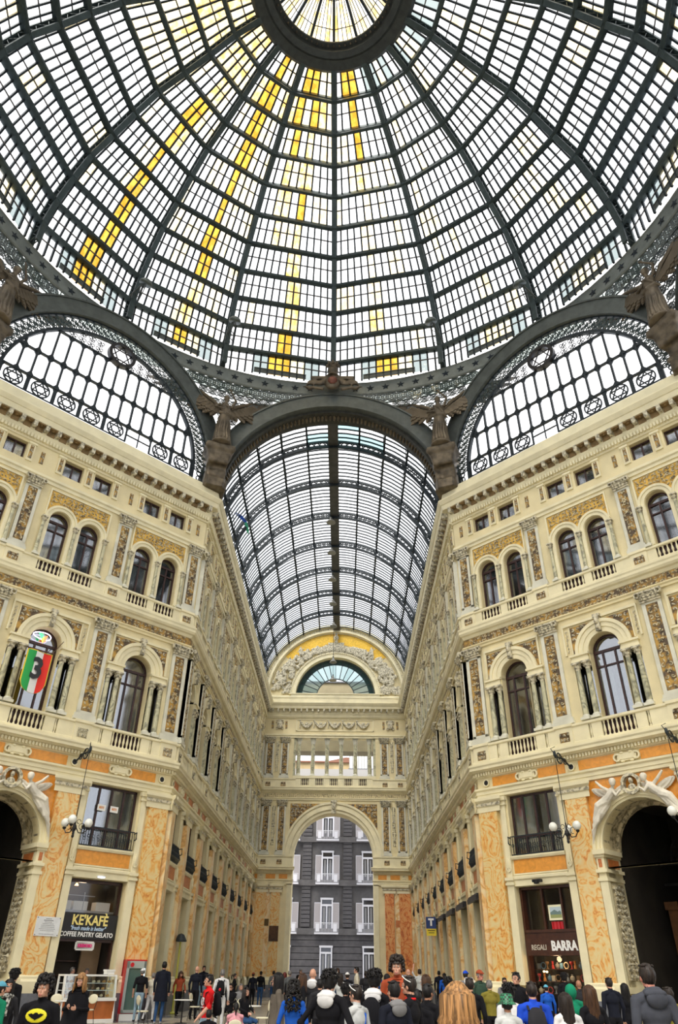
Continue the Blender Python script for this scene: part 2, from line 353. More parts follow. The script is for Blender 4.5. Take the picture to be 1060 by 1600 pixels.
# ---- bays
def arch_ground(x0,x1,z0,z1,c,zs,r,y=-.02,n=32):
    m=M()
    for i in range(n):
        a=x0+(x1-x0)*i/n; b=a+(x1-x0)/n; zb=lambda x:max(z0,zs+math.sqrt(r*r-(x-c)**2)) if abs(x-c)<r else z0
        m.quad((a,y,zb(a)),(b,y,zb(b)),(b,y,z1),(a,y,z1))
    return m
def cartouche(par,x,z):
    def f():
        m=M(); m.box(-.42,.42,-.06,0,-.16,.16)
        for sx in(-1,1): m.ring(sx*.42,.0,.17,.07,-.1,0,10); m.ell((sx*.2,-.05,.17),(.1,.05,.06),6,3); m.ell((sx*.2,-.05,-.17),(.1,.05,.06),6,3)
        m.box(-.36,.36,-.09,0,-.1,.1); return m.mesh('cartouche',[stone2])
    return obj('cartouche',cached('cartouche',f),par,(x,-.04,z))
def railing(par,x,z,w,h,bulge=0):
    def f():
        m=M(); n=int(w/.11)
        m.box(-w/2,w/2,-.05,0,h-.04,h); m.box(-w/2,w/2,-.05,0,0,.04)
        for i in range(n+1):
            xx=-w/2+w*i/n; m.tube([(xx,-.02,0),(xx,-.02-bulge,h*.3),(xx,-.02-bulge*.4,h*.7),(xx,-.02,h)],.014,4)
            if i%2 and i<n: m.ring(xx,h*.5,.07,.02,-.05-bulge*.5,-.03-bulge*.5,8)
        for sx in(-1,1): m.tube([(sx*w/2,0,h*.9),(sx*w/2,-.2,h*.95),(sx*w/2,-.22,h*.6),(sx*w/2,-.1,h*.55)],.03,5)
        return m.mesh('iron_railing',[iron2])
    o=obj('iron_railing',cached(('rail',w,h,bulge),f),par,(x,-.06,z)); return o
def bay_ground(par,c,arm,shut=None,seed=1):
    hw=1.33
    holes=[(c-hw,c+hw,FL,Z['shop'],0)]
    # side strips of stone with small capitals
    for sx in(-1,1):
        m=cached(('strip',arm,sx),lambda:M().box(-.17,.17,-.14,0,1.5,5.12).box(-.21,.21,-.2,0,5.12,5.22).box(-.17,.17,-.16,0,5.22,5.3).box(-.21,.21,-.22,0,5.3,5.42).box(-.13,.13,-.1,0,5.42,8.5).ell((0,-.12,5.9),(.07,.06,.3),6,5).ring(0,5.75,.12,.05,-.16,-.08,8).box(-.19,.19,-.16,0,8.42,8.5).box(-.16,.16,-.13,0,8.5,8.62).box(-.21,.21,-.2,0,8.62,8.8).mesh('side_strip',[stone2]))
        obj('side_strip',m,par,(c+sx*(hw+.17),0,0))
    m=cached(('lint',arm),lambda:M().extr([(0,5.05),(.08,5.07),(.08,5.28),(.14,5.34),(.14,5.44),(0,5.5)],-hw,hw).extr([(0,5.5),(.06,5.5),(.06,5.56),(0,5.56)],-hw,hw).extr([(0,6.1),(.1,6.12),(.14,6.2),(.14,6.26),(0,6.28)],-hw,hw).mesh('lintel',[stone2]))
    obj('lintel',m,par,(c,0,0))
    obj('orange_panel',cached(('op',arm),lambda:M().box(-hw+.06,hw-.06,-.035,0,5.57,6.1).mesh('orange_panel',[ochre2 if arm else ochre])),par,(c,0,0))
    w=window(par,c,2.5,6.28,8.8,0,.3,mull=(-.62,0,.62),trans=(7.05,),cur=seed if seed%3 else None,key='g')
    railing(par,c,6.28,2.56,.78,.14 if arm else .02)
    return holes+[(c-1.27,c+1.27,6.26,8.82,0)]
def bay_mid(par,c,wide=False,seed=1):
    r=.75; H=[]
    m=cached(('archv',),lambda:M().ring(0,14.42,1.38,.16,-.16,0,20,0,PI).ring(0,14.42,1.22,.22,-.1,0,20,0,PI).ring(0,14.42,1.0,.24,-.06,.05,20,0,PI).mesh('archivolt',[stone2],))
    obj('archivolt',m,par,(c,0,0))
    obj('keystone',cached('key1',lambda:M().box(-.11,.11,-.26,0,15.2,15.95).ell((0,-.28,15.68),(.11,.1,.16),7,5).ell((0,-.28,15.38),(.09,.07,.1),6,4).box(-.17,.17,-.24,0,15.9,16.05).mesh('keystone',[carv])),par,(c,0,0))
    def imp():
        m=M()
        for sx in(-1,1):
            a,b=sorted((sx*.78,sx*1.66)); m.box(a,b,-.14,.3,14.04,14.18); m.box(a+.03,b-.03,-.1,.3,14.18,14.32); m.box(a-.03,b+.03,-.18,.3,14.32,14.42)
        return m.mesh('impost',[stone2])
    obj('impost',cached('imp1',imp),par,(c,0,0))
    for x in(-1.47,-.97,.97,1.47): obj('colonnette',colonnette(.125,2.66,1),par,(c+x,.02,11.38))
    sp=cached('spd1',lambda:relief(lambda x,z:math.hypot(x,z-14.42)>1.5,-1.45,1.45,14.62,15.78,.22,9,.045,0).mesh('spandrel_scrollwork',[carv]))
    g=cached('spg1',lambda:arch_ground(-1.5,1.5,14.5,15.82,0,14.42,1.36).mesh('spandrel_ground',[gold]))
    q=obj('spandrel_ground',g,par,(c,0,0)); obj('scrollwork',sp,q,(0,-.025,0))
    fx=1.9 if wide else 1.62
    def fr():
        m=M(); m.box(-fx,fx,-.09,0,15.9,16.02); m.box(-fx,-fx+.08,-.09,0,14.5,15.9); m.box(fx-.08,fx,-.09,0,14.5,15.9); m.box(-1.56,-1.5,-.06,0,14.5,15.86); m.box(1.5,1.56,-.06,0,14.5,15.86)
        return m.mesh('panel_moulding',[stone2])
    obj('panel_moulding',cached(('fr1',wide),fr),par,(c,0,0))
    if wide:
        for sx in(-1,1): obj('scrollwork',rect_relief(.18,1.15,.16,4,.03),par,(c+sx*1.72,-.01,15.15))
    f=window(par,c,1.46,11.36,14.42,1,.42,mull=(-.3,.3),trans=(13.72,),cur=seed if seed%2 else None,key='m')
    for sx in(-1,1): window(par,c+sx*1.2,.84,11.36,14.04,0,.46,mull=(),key='s')
    H=[(c-1.62,c-.76,11.34,14.04,0),(c-.75,c+.75,11.34,14.42,1),(c+.76,c+1.62,11.34,14.04,0)]
    return H
def bay_up(par,c,seed=1):
    H=[]
    for sx in(-1,1):
        x=c+sx*.83
        obj('archivolt',cached('av2',lambda:M().ring(0,20.7,.86,.12,-.12,0,16,0,PI).ring(0,20.7,.74,.18,-.07,.03,16,0,PI).box(-.74,-.56,-.07,0,18.5,20.7).box(.56,.74,-.07,0,18.5,20.7).mesh('archivolt',[stone2])),par,(x,0,0))
        window(par,x,1.08,18.45,20.7,1,.34,mull=(0,),trans=(20.2,),cur=(seed+sx) if (seed+sx)%4==0 else None,key='u')
        H.append((x-.54,x+.54,18.43,20.7,1))
    for x in(-1.66,0,1.66): obj('colonnette',colonnette(.09,2.2,2),par,(c+x,-.1,18.42))
    def gg():
        m=M(); n=40
        for i in range(n):
            a=-1.62+3.24*i/n; b=a+3.24/n
            def zb(x):
                zz=20.85
                for s in(-.83,.83):
                    d=abs(x-s)
                    if d<.86: zz=max(zz,20.7+math.sqrt(.86**2-d*d))
                return zz
            m.quad((a,-.02,zb(a)),(b,-.02,zb(b)),(b,-.02,22.24),(a,-.02,22.24))
        return m.mesh('spandrel_ground',[gold2])
    q=obj('spandrel_ground',cached('gg2',gg),par,(c,0,0))
    obj('scrollwork',cached('sp2',lambda:relief(lambda x,z:min(math.hypot(x-.83,z-20.7),math.hypot(x+.83,z-20.7))>.93,-1.58,1.58,21.0,22.2,.2,11,.045,0).mesh('scrollwork',[carv_d])),q,(0,-.03,0))
    obj('panel_moulding',cached('pm2',lambda:M().box(-1.72,1.72,-.07,0,22.26,22.36).box(-1.72,-1.64,-.07,0,20.8,22.26).box(1.64,1.72,-.07,0,20.8,22.26).mesh('panel_moulding',[stone2])),par,(c,0,0))
    # attic
    for sx in(-1,1):
        x=c+sx*.86
        window(par,x,1.06,23.38,24.34,0,.3,mull=(0,),key='a'); H.append((x-.53,x+.53,23.36,24.36,0))
    for x,w in((-1.62,.17),(0,.2),(1.62,.17)):
        p=obj('attic_strip',cached(('as',w),lambda:M().box(-w/2-.08,w/2+.08,-.08,0,23.3,24.36).box(-w/2-.13,w/2+.13,-.13,0,24.3,24.42).mesh('attic_strip',[stone2])),par,(c+x,0,0))
        small_relief(p,0,23.84,w,.8,-.1,s=.16)
    return H
def balus(par,x0,x1,z,h,n,step=None):
    """row of turned balusters between x0 and x1"""
    for i in range(n): obj('baluster',baluster(h),par,(x0+(x1-x0)*(i+.5)/n,-.1,z))
def balustrade(par,x0,x1,k0,k1,z0,z1,rail,gaps,d,indiv):
    prof=[(0,z0),(d,z0),(d,z0+.16),(0,z0+.16)]
    b=obj('balustrade',M().extr([(0,z0),(d+.03,z0),(d+.03,z0+.13),(d,z0+.15),(0,z0+.16)],x0,x1,k0,k1).extr(rail,x0,x1,k0,k1),par,mats=stone2)
    m=M(); x=x0
    for a,c,n in sorted(gaps):
        m.box(x,a,-d,0,z0+.14,z1); x=c
    m.box(x,x1,-d,0,z0+.14,z1); obj('pedestal_wall',m,b,mats=stone2)
    mm=M(); dk=M()
    for a,c,n in gaps:
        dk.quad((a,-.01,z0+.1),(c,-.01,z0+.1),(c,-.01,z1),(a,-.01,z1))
        for i in range(n):
            x=a+(c-a)*(i+.5)/n
            if indiv: obj('baluster',baluster(z1-z0-.14),b,(x,-d*.6,z0+.14))
            else: mm.lathe([(.05,z0+.14),(.06,z0+.3),(.03,z0+.5),(.05,z1)],6,(x,-d*.6),False)
    if not indiv: o=obj('baluster_row',mm,b,mats=stone2); o['kind']='stuff'
    obj('gap_shade_sheet',dk,b,mats=wood)  # dark sheet on the wall, painted shade between balusters
    return b
def ground_pier(par,x,w,mt,d=.2,base=True):
    m=cached(('gp',w,mt.name,d),lambda:M().box(-w/2,w/2,-d,0,1.62,8.2).mesh('marble_pier',[mt]))
    p=obj('marble_pier',m,par,(x,0,0))
    obj('capital',cached(('gc',w,d),lambda:M().extr([(d-.01,8.2),(d+.02,8.2),(d+.02,8.42),(d+.05,8.45),(d+.05,8.6),(d+.12,8.66),(d+.16,8.7),(d+.16,8.84),(0,8.86)],-w/2,w/2,-1,1).mesh('capital',[stone2])),p)
    m=cached(('ge',w,d),lambda:(lambda q:q)(M().extr([(d+.05,8.46),(d+.075,8.47),(d+.075,8.58),(d+.05,8.6)],-w/2,w/2,-1,1)).mesh('egg_moulding',[carv])); obj('egg_moulding',m,p)
    obj('pier_base',cached(('gb',w,d),lambda:M().mat(0).extr([(d,1.62),(d+.05,1.58),(d+.05,1.5),(d+.1,1.42),(d+.1,1.05),(0,1.05)],-w/2,w/2,-1,1).mat(1).extr([(d+.12,1.05),(d+.12,FL),(0,FL)],-w/2,w/2,-1,1).mesh('pier_base',[stone2,plinth])),p)
    return p
def facade(par,length,bays,pils,k0,k1,arm,portal=None,seed=1):
    H0=[];H1=[];H2=[]
    for i,c in enumerate(bays):
        if portal is None or i!=portal: H0.append(bay_ground(par,c,arm,seed=seed+i))
        H1+=bay_mid(par,c,i==portal,seed+i); H2+=bay_up(par,c,seed+i)
    low=[];hi=[]
    for h in H0: low.append(h[0]); hi.append(h[1])
    if portal is not None:
        c=bays[portal]; low.append((c-1.78,c+1.78,FL,5.5,0)); 
    m=M(); wall_face(m,0,length,FL,5.5,low,0,.6)
    hi2=list(hi)
    if portal is not None: hi2.append((bays[portal]-1.78,bays[portal]+1.78,5.5,6.12,1))
    wall_face(m,0,length,5.5,9.8,hi2,0,.5)
    wall_face(m,0,length,9.8,17.0,H1,0,.5)
    wall_face(m,0,length,17.0,22.9,[h for h in H2 if h[2]<20],0,.4); wall_face(m,0,length,22.9,25,[h for h in H2 if h[2]>20],0,.4)
    obj('facade_wall',m,par,mats=stone)
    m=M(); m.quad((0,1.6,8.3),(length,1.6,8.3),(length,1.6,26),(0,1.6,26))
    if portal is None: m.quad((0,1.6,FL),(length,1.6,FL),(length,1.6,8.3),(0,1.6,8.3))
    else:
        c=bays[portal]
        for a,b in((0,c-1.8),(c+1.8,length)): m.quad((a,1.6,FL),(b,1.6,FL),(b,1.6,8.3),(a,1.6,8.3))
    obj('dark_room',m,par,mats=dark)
    # ground piers, pilasters of the upper storeys
    for j,x in enumerate(pils):
        wd=1.0 if not arm else .8
        ground_pier(par,x,wd,(mar1 if not arm else mar2),.2 if not arm else .3)
        pilaster(par,x,11.36,16.34,1.12 if not arm else 1.0,seed=5,d=.12 if not arm else .24)
        pilaster(par,x,18.44,22.52,.96 if not arm else .9,seed=6,d=.12 if not arm else .22)
        for z,hh in((10.78,.42),(17.93,.34)): small_relief(par,x,z,.5,hh,-.2,s=.17,bg=gold,seed=8)
        # attic panel
        small_relief(par,x,23.8,.2,.72,-.03,s=.15)
        obj('roundel',cached('rnd',lambda:M().ring(0,0,.17,.05,-.05,0,12).mat(1).ring(0,0,.12,.119,-.03,0,12).mesh('roundel',[stone2,black])),par,(x,-.03,9.53))
    # balustrades
    g1=[];g2=[]
    for c in bays: g1+= [(c-.78,c+.78,8 if not arm else 7),(c-1.4,c-1.25,1),(c+1.25,c+1.4,1)]; g2+=[(c-1.42,c-.2,6),(c+.2,c+1.42,6)]
    balustrade(par,0,length,k0,k1,10.38,11.2,BALR,g1,.16,not arm)
    balustrade(par,0,length,k0,k1,17.6,18.28,BALR2,g2,.14,not arm)
    for j,x in enumerate(pils):
        for z0,z1,w,d in((10.38,11.32,.84,.22),(17.6,18.4,.8,.2)):
            obj('pedestal',cached(('pd',z0,w),lambda:M().box(-w/2,w/2,-d+.02,0,z0,z1-.08).box(-w/2-.04,w/2+.04,-d-.04,0,z1-.1,z1+.02).mesh('pedestal',[stone2])),par,(x,0,0))
    # frieze panels
    e=[0]+list(pils)+[length]
    for a,b in zip(pils,pils[1:]):
        c=(a+b)/2
        for p,q in((a+.34,c-.56),(c+.56,b-.34)):
            if q-p>.1: obj('frieze_panel',M().box(p,q,-.03,0,9.34,9.74),par,mats=ochre2 if arm else ochre)
        cartouche(par,c,9.54)
    cornice(par,0,length,k0,k1)
# ---- walls
K=.4142
wl=empty('wall_left',(-7.5-L*S2,A-L*S2,0),R(45),kind='structure'); wr=empty('wall_right',(7.5,A,0),R(-45),kind='structure')
tag(wl,'cream stone facade left of the glass-roofed arcade with the pastry cafe'); tag(wr,'cream stone facade right of the glass-roofed arcade with the gift shop')
PC=[.52,5.05,10.25,14.78]; BC=[2.8,7.65,12.5]
facade(wl,L,BC,PC,-K,K,False,1,3)
facade(wr,L,BC,PC,-K,K,False,1,4)
al=empty('wall_left_arcade',(-7.5,A,0),R(90),kind='structure'); ar=empty('wall_right_arcade',(7.5,YE,0),R(-90),kind='structure')
tag(al,'long left side wall of the arcade receding to the end arch'); tag(ar,'long right side wall of the arcade receding to the end arch')
LA=YE-A; NB=9; P=LA/NB
facade(al,LA,[P*(k+.5) for k in range(NB)],[.45]+[P*k for k in range(1,NB)]+[LA-.5],-K,-1,True,None,2)
facade(ar,LA,[P*(k+.5) for k in range(NB)],[.5]+[P*k for k in range(1,NB)]+[LA-.45],1,K,True,None,3)
# ---------------------------------------------------------------- remeshed organic shapes (people, statues, figure reliefs)
def fuse(m,name,mats,voxel,smooth=True,dec=None):
    me=bpy.data.meshes.new(name+'_raw'); me.from_pydata(m.v,[],m.f); o=bpy.data.objects.new('tmp',me); COL.objects.link(o)
    md=o.modifiers.new('r','REMESH'); md.mode='VOXEL'; md.voxel_size=voxel; md.use_smooth_shade=smooth
    if dec: d=o.modifiers.new('d','DECIMATE'); d.ratio=dec
    dg=bpy.context.evaluated_depsgraph_get(); dg.update(); r=bpy.data.meshes.new_from_object(o.evaluated_get(dg)); r.name=name
    bpy.data.objects.remove(o); bpy.data.meshes.remove(me); r.materials.clear()
    for x in mats: r.materials.append(x)
    return r
def limb(m,pts,rr,n=8): m.tube(pts,rr,n); [m.ell(p,(r,r,r),8,5) for p,r in zip(pts,rr)]
def wing_m(Ln,H,rows=3,t=.04):
    """feathered wing in the x-z plane growing from the origin to +x, upward"""
    m=M()
    for j in range(rows):
        n=9+2*j
        for i in range(n):
            u=i/(n-1); bx=Ln*(.08+.55*u)*(1-.12*j); bz=H*(.05+.5*u); a=R(-70+95*u); l=(.30+.5*u)*Ln*(.55+.25*(rows-j)/rows)
            dx,dz=cos(a)*l,sin(a)*l; px,pz=-sin(a)*l*.19,cos(a)*l*.19; y=-t*j
            m.poly([(bx-px,bz-pz),(bx+dx*.8-px,bz+dz*.8-pz),(bx+dx,bz+dz),(bx+dx*.8+px,bz+dz*.8+pz),(bx+px,bz+pz)],y-t,y)
    m.tube([(0,0,0),(Ln*.25,-t,H*.22),(Ln*.63,-t,H*.56),(Ln*.75,-t,H*.7)],[t*2.2,t*2.6,t*1.8,t],6)
    return m
# ---------------------------------------------------------------- portals of the two facades
def portal_figure():
    m=M()      # winged figure (right-hand one): head near the wreath, draped legs trailing down outside the arch
    m.ell((.66,-.5,8.52),(.13,.14,.16),10,8); m.ell((.67,-.46,8.58),(.15,.15,.13),8,6); limb(m,[(.72,-.42,8.36),(.8,-.36,8.22)],[.07,.09])
    limb(m,[(.82,-.34,8.2),(.98,-.34,8.02),(1.18,-.3,7.88)],[.17,.16,.19])
    limb(m,[(.76,-.42,8.22),(.6,-.5,8.02),(.42,-.46,8.18)],[.085,.065,.05]); limb(m,[(.95,-.34,8.25),(1.2,-.42,8.42),(1.42,-.4,8.66)],[.08,.065,.05])
    limb(m,[(1.15,-.3,7.9),(1.5,-.4,7.72),(1.78,-.3,7.25),(1.98,-.22,6.8)],[.2,.17,.12,.06]); limb(m,[(1.2,-.24,7.8),(1.42,-.34,7.45),(1.86,-.26,7.05),(2.05,-.2,6.45)],[.18,.15,.11,.05])
    for i in range(8):
        m.tube([(1.05+.05*i,-.36,8.0-.07*i),(1.4+.03*i,-.44,7.7-.08*i),(1.75+.02*i+.06*sin(i*2),-.36,7.25-.06*i),(1.95+.02*i,-.24,6.85-.07*i)],[.05,.07,.06,.03],5)
    w=wing_m(.62,.6,2,.05)
    m.add(w,Matrix.Translation((.98,-.12,8.1))@Matrix.Rotation(R(12),4,'Y')); m.add(w,Matrix.Translation((.95,-.14,8.0))@Matrix.Rotation(R(-10),4,'Y')@Matrix.Scale(-.7,4,(1,0,0)))
    return m
PF=fuse(portal_figure(),'winged_figure',[white_st],.022)
def portal(par,c):
    p=obj('portal',M().ring(0,6.12,2.16,.14,-.24,0,28,0,PI).ring(0,6.12,2.02,.14,-.16,0,28,0,PI).ring(0,6.12,1.9,.12,-.1,.05,28,0,PI),par,(c,0,0),mats=stone2)
    obj('egg_moulding',M().add(_beads(2.08,44,.035,-.2)),p,(0,0,6.12),mats=carv)
    # soffit (barrel) with carved coffers, jambs with carved panels, inner passage and piers coloured dark for shade
    m=M(); n=24
    for i in range(n):
        a,b=PI*i/n,PI*(i+1)/n; r=1.78
        m.quad((r*cos(a),0,6.12+r*sin(a)),(r*cos(a),1.1,6.12+r*sin(a)),(r*cos(b),1.1,6.12+r*sin(b)),(r*cos(b),0,6.12+r*sin(b)))
    m.ring(0,6.12,1.78,.12,1.1,1.3,24,0,PI)
    obj('soffit',m,p,mats=carv_d)
    rel=M(); rn=random.Random(2)
    for i in range(26):
        a=PI*(i+.5)/26
        for j in range(4):
            e=curl(.12,.05,rn); T=Matrix.Translation((1.78*cos(a),.2+.23*j,6.12+1.78*sin(a)))@Matrix.Rotation(-(a-PI/2),4,'Y')@Matrix.Rotation(PI/2,4,'X'); rel.add(e,T@Matrix.Scale(-1,4,(0,1,0)))
    o=obj('scrollwork',rel,p,mats=carv_d); o['kind']='stuff'
    for sx in(-1,1):
        q=M(); x0,x1=sorted((sx*1.78,sx*2.14)); y=1.2
        q.box(x0,x1,-.2,y,1.5,5.0)
        xi=sx*1.78
        for z0,z1,e in((5.0,5.12,.04),(5.12,5.3,.0),(5.3,5.42,.1),(5.42,5.86,.0),(5.86,5.96,.06),(5.96,6.14,.14)):
            a,b=sorted((xi-sx*e,sx*2.16)); q.box(a,b,-.2-e,y,z0,z1)
        q.box(min(xi,sx*2.2),max(xi,sx*2.2),-.3,y,FL,1.3); q.box(min(xi-sx*.05,sx*2.2),max(xi-sx*.05,sx*2.2),-.34,y,1.3,1.5)
        j=obj('jamb',q,p,mats=stone2)
        g=obj('carved_panel',M().box(min(xi,xi-sx*.02),max(xi,xi-sx*.02),.08,1.0,1.7,4.9),j,mats=carv_d)
        rr=cached('jambrel',lambda:relief(None,-.42,.42,-1.55,1.55,.2,31,.06,0).mesh('scrollwork',[carv]))
        obj('scrollwork',rr,j,(xi-sx*.02,.54,3.3),(0,0,R(90) if sx<0 else R(-90)))
        obj('orange_inset',M().box(min(xi,xi-sx*.02),max(xi,xi-sx*.02),.12,1.0,5.5,5.8).box(sx*1.96-.07,sx*1.96+.07,-.22,-.19,5.5,5.8),j,mats=ochre2)
    # inner doorway screen with fanlight tracery and beam
    s=M(); s.box(-1.78,1.78,1.5,1.58,6.0,6.14); s.box(-1.78,1.78,1.5,1.58,5.2,5.3); s.ring(0,6.14,1.28,.09,1.5,1.58,20,0,PI); s.ring(0,6.14,.8,.04,1.5,1.56,16,0,PI); s.ring(0,6.14,.4,.04,1.5,1.56,12,0,PI)
    for i in range(1,12): a=PI*i/12; s.bar((.1*cos(a),1.53,6.14+.1*sin(a)),(1.25*cos(a),1.53,6.14+1.25*sin(a)),.025)
    for i in range(12): a=PI*(i+.5)/12; s.ring(1.05*cos(a),6.14+1.05*sin(a),.13,.03,1.5,1.55,8)
    obj('fanlight_tracery',s,p,(0,3.6,0),mats=mat('black_tracery',(.012,.012,.013),.7))
    w=M()
    for sx in(-1,1):
        w.quad((sx*1.78,1.2,FL),(sx*1.78,7,FL),(sx*1.78,7,8.2),(sx*1.78,1.2,8.2))
    w.quad((-1.78,7,FL),(1.78,7,FL),(1.78,7,8.2),(-1.78,7,8.2)); w.quad((-1.78,1.2,8.2),(1.78,1.2,8.2),(1.78,7,8.2),(-1.78,7,8.2))
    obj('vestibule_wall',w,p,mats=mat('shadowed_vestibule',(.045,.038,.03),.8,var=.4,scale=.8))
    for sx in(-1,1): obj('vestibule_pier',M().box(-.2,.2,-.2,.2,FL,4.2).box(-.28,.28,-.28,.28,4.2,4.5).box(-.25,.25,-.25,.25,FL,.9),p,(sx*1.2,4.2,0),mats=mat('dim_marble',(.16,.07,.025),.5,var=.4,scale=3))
    # sculpture group
    g=obj('spandrel_panel',arch_ground(-2.2,2.2,6.12,8.82,0,6.12,2.1),par,(c,0,0),mats=ochre)
    for sx in(-1,1):
        obj('winged_figure',PF,g,sc=(sx,1,1)) 
    wr_=obj('wreath',M().ring(0,8.42,.42,.12,-.3,-.05,20),g,mats=carv)
    b=M(); b.ell((0,-.2,8.55),(.1,.1,.13),8,6); b.ell((0,-.18,8.28),(.19,.1,.15),8,6); b.box(-.05,.05,-.2,-.1,8.3,8.5); obj('portrait_bust',b,g,mats=carv,smooth=True)
def _beads(r,n,s,y):
    m=M()
    for i in range(n): a=PI*(i+.5)/n; m.ell((r*cos(a),y,r*sin(a)),(s,s,s*1.3),5,3)
    return m
portal(wl,7.65); portal(wr,7.65)

# ---------------------------------------------------------------- far end wall of the arcade
def _span(sx):
    m=M(); n=20
    for i in range(n):
        a=.75+3.55*i/n; b=a+3.55/n; za=11.3+math.sqrt(4.88**2-a*a); zb=11.3+math.sqrt(4.88**2-b*b)
        m.quad((sx*a,-.02,za),(sx*b,-.02,zb),(sx*b,-.02,max(zb,16.02)),(sx*a,-.02,max(za,16.02)))
    return m
def _batt():
    m=M()
    for i in range(10): m.box(1.65+.38*i,1.69+.38*i,.95,1.0,24,26.1)
    m.box(1.5,5.3,.9,1.0,23.9,24.05); return m
we=empty('wall_far',(-7.5,YE,0),0,kind='structure'); tag(we,'far end wall with great arch, columned loggia and fan window')
EC=7.45; RA=3.87
m=M(); wall_face(m,0,15,FL,17,[(EC-RA,EC+RA,FL,11.3,1)],0,1.8); wall_face(m,0,15,17,25,[(EC-4.25,EC+4.25,18.66,22.6,0)],0,1.2); m.quad((0,0,25),(15,0,25),(15,0,27.1),(0,0,27.1))
obj('facade_wall',m,we,mats=stone)
for pr_,mt,nm in ((CORN1,stone2,'cornice'),(ARCHIT,stone2,'architrave')):
    for a,b,k0,k1 in((0,EC-RA,1,.6),(EC+RA,15,-.6,-1)):
        o=obj(nm,M().extr(pr_,a,b,k0,k1),we,mats=mt)
        if pr_ is CORN1: d_obj(o,a+.1,b-.1,0,0,.1,9.86,9.99,.1,.05,.12)
for pr_,nm in((CORN2,'cornice'),(STR2,'string_course'),(BELT3,'string_course'),(CORN3,'crowning_cornice')):
    o=obj(nm,M().extr(pr_,0,15,1,-1),we,mats=stone2)
    if pr_ is CORN3:
        d_obj(o,.2,14.8,0,0,.1,24.64,24.86,.12,.07,.2); m=M()
        for i in range(23): x=.8+13.4*i/22; m.box(x-.09,x+.09,-.6,-.24,25.16,25.42); m.ell((x,-.5,25.14),(.09,.1,.1),6,4)
        obj('bracket_row',m,o,mats=carv)['kind']='stuff'
obj('blocking_course',M().box(0,15,-.5,.2,26.0,26.6).box(0,15,-.6,.2,26.6,26.72).box(EC-4.8,EC+4.8,-.56,.2,26.1,27.0).box(EC-5.0,EC+5.0,-.64,.2,27.0,27.1),we,mats=stone2)
obj('scroll_frieze',relief(None,.3,14.7,16.58,16.98,.2,77,.04),we,(0,-.01,0),mats=carv_d)['kind']='stuff'
ARC=obj('archivolt',M().ring(0,11.3,4.87,.2,-.2,0,36,0,PI).ring(0,11.3,4.67,.3,-.12,0,36,0,PI).ring(0,11.3,4.37,.2,-.16,0,36,0,PI).ring(0,11.3,4.17,.3,-.06,.1,36,0,PI),we,(EC,0,0),mats=stone2)
obj('keystone',M().box(-.22,.22,-.35,0,15.1,16.2).ell((0,-.36,15.7),(.2,.12,.3),8,6).box(-.3,.3,-.38,0,16.1,16.3),we,(EC,0,0),mats=carv)
for sx in(-1,1):
    # jamb strips, marble piers
    obj('jamb_strip',M().box(-.22,.22,-.1,0,1.5,9.3).box(-.27,.27,-.16,0,8.9,9.0),we,(EC+sx*(RA+.22),0,0),mats=stone2)
    for x,w in((6.75,1.1),(5.3,.85)): ground_pier(we,EC+sx*x,w,mar3 if sx>0 else mar1,.16)
    for x in(6.05,7.3):
        q=obj('recessed_strip',M().box(-.25,.25,-.05,0,1.5,8.8),we,(EC+sx*x,0,0),mats=mar2)
        obj('orange_inset',M().box(-.22,.22,-.02,0,5.5,6.05),q,(0,-.05,0),mats=ochre2 if sx>0 else mat('dark_inset',(.12,.08,.03)))
    small_relief(we,EC+sx*6.75,9.53,.34,.34,-.03,s=.16,bg=stone2,name='rosette')
    for x,w in((5.9,.9),(4.7,.8),(7.3,.3)): obj('frieze_panel',M().box(-w/2,w/2,-.03,0,9.35,9.73),we,(EC+sx*x,0,0),mats=ochre)
    for z0,z1,cz,nm in((11.36,16.34,14,5),(18.44,22.52,20.6,6)):
        for x in(6.7,5.15): pilaster(we,EC+sx*x,z0,z1,1.05,seed=nm)
        small_relief(we,EC+sx*5.93,cz,.34,3.6 if nm==5 else 3.1,-.03,s=.17,bg=stone2,seed=12,t=.07,name='candelabra_relief')
        small_relief(we,EC+sx*7.38,cz,.2,3.4 if nm==5 else 3.0,-.03,s=.14,bg=stone2,seed=13)
        zp=z0-.6
        for x in(6.7,5.15): small_relief(we,EC+sx*x,zp,.5,.4,-.16,s=.17,seed=8); 
    obj('pedestal_wall',M().box(-1.85,1.85,-.14,0,10.38,11.2).box(-1.87,1.87,-.2,0,11.2,11.34).box(-1.8,1.8,-.14,0,17.6,18.28).box(-1.8,1.8,-.2,0,18.28,18.42),we,(EC+sx*5.7,0,0),mats=stone2)
    g=obj('spandrel_ground',_span(sx),we,(EC,0,0),mats=gold)
    obj('scrollwork',relief(lambda x,z:math.hypot(x,z-11.3)>5.05 and abs(x)<4.25,min(sx*.9,sx*4.25),max(sx*.9,sx*4.25),12.9,16.0,.3,21,.06),g,(0,-.03,0),mats=carv)
    # shield and side panels of the frieze
    sh=M().ell((0,-.1,23.85),(.3,.12,.42),8,6); sh.ring(-.3,24.2,.16,.06,-.12,0,10); sh.ring(.3,24.2,.16,.06,-.12,0,10); sh.ring(-.3,23.5,.14,.06,-.12,0,10); sh.ring(.3,23.5,.14,.06,-.12,0,10); sh.box(-.3,.3,-.1,0,24.25,24.38)
    obj('carved_shield',sh,we,(EC+sx*5.85,0,0),mats=carv)
    for x in(5.15,6.6): small_relief(we,EC+sx*x,23.85,.22,.8,-.03,s=.15)
obj('dark_passage',M().quad((EC-8,1.81,16.9),(EC+8,1.81,16.9),(EC+8,1.81,18.5),(EC-8,1.81,18.5)).quad((EC-8,1.21,22.7),(EC+8,1.21,22.7),(EC+8,1.21,27),(EC-8,1.21,27)),we,mats=stone)
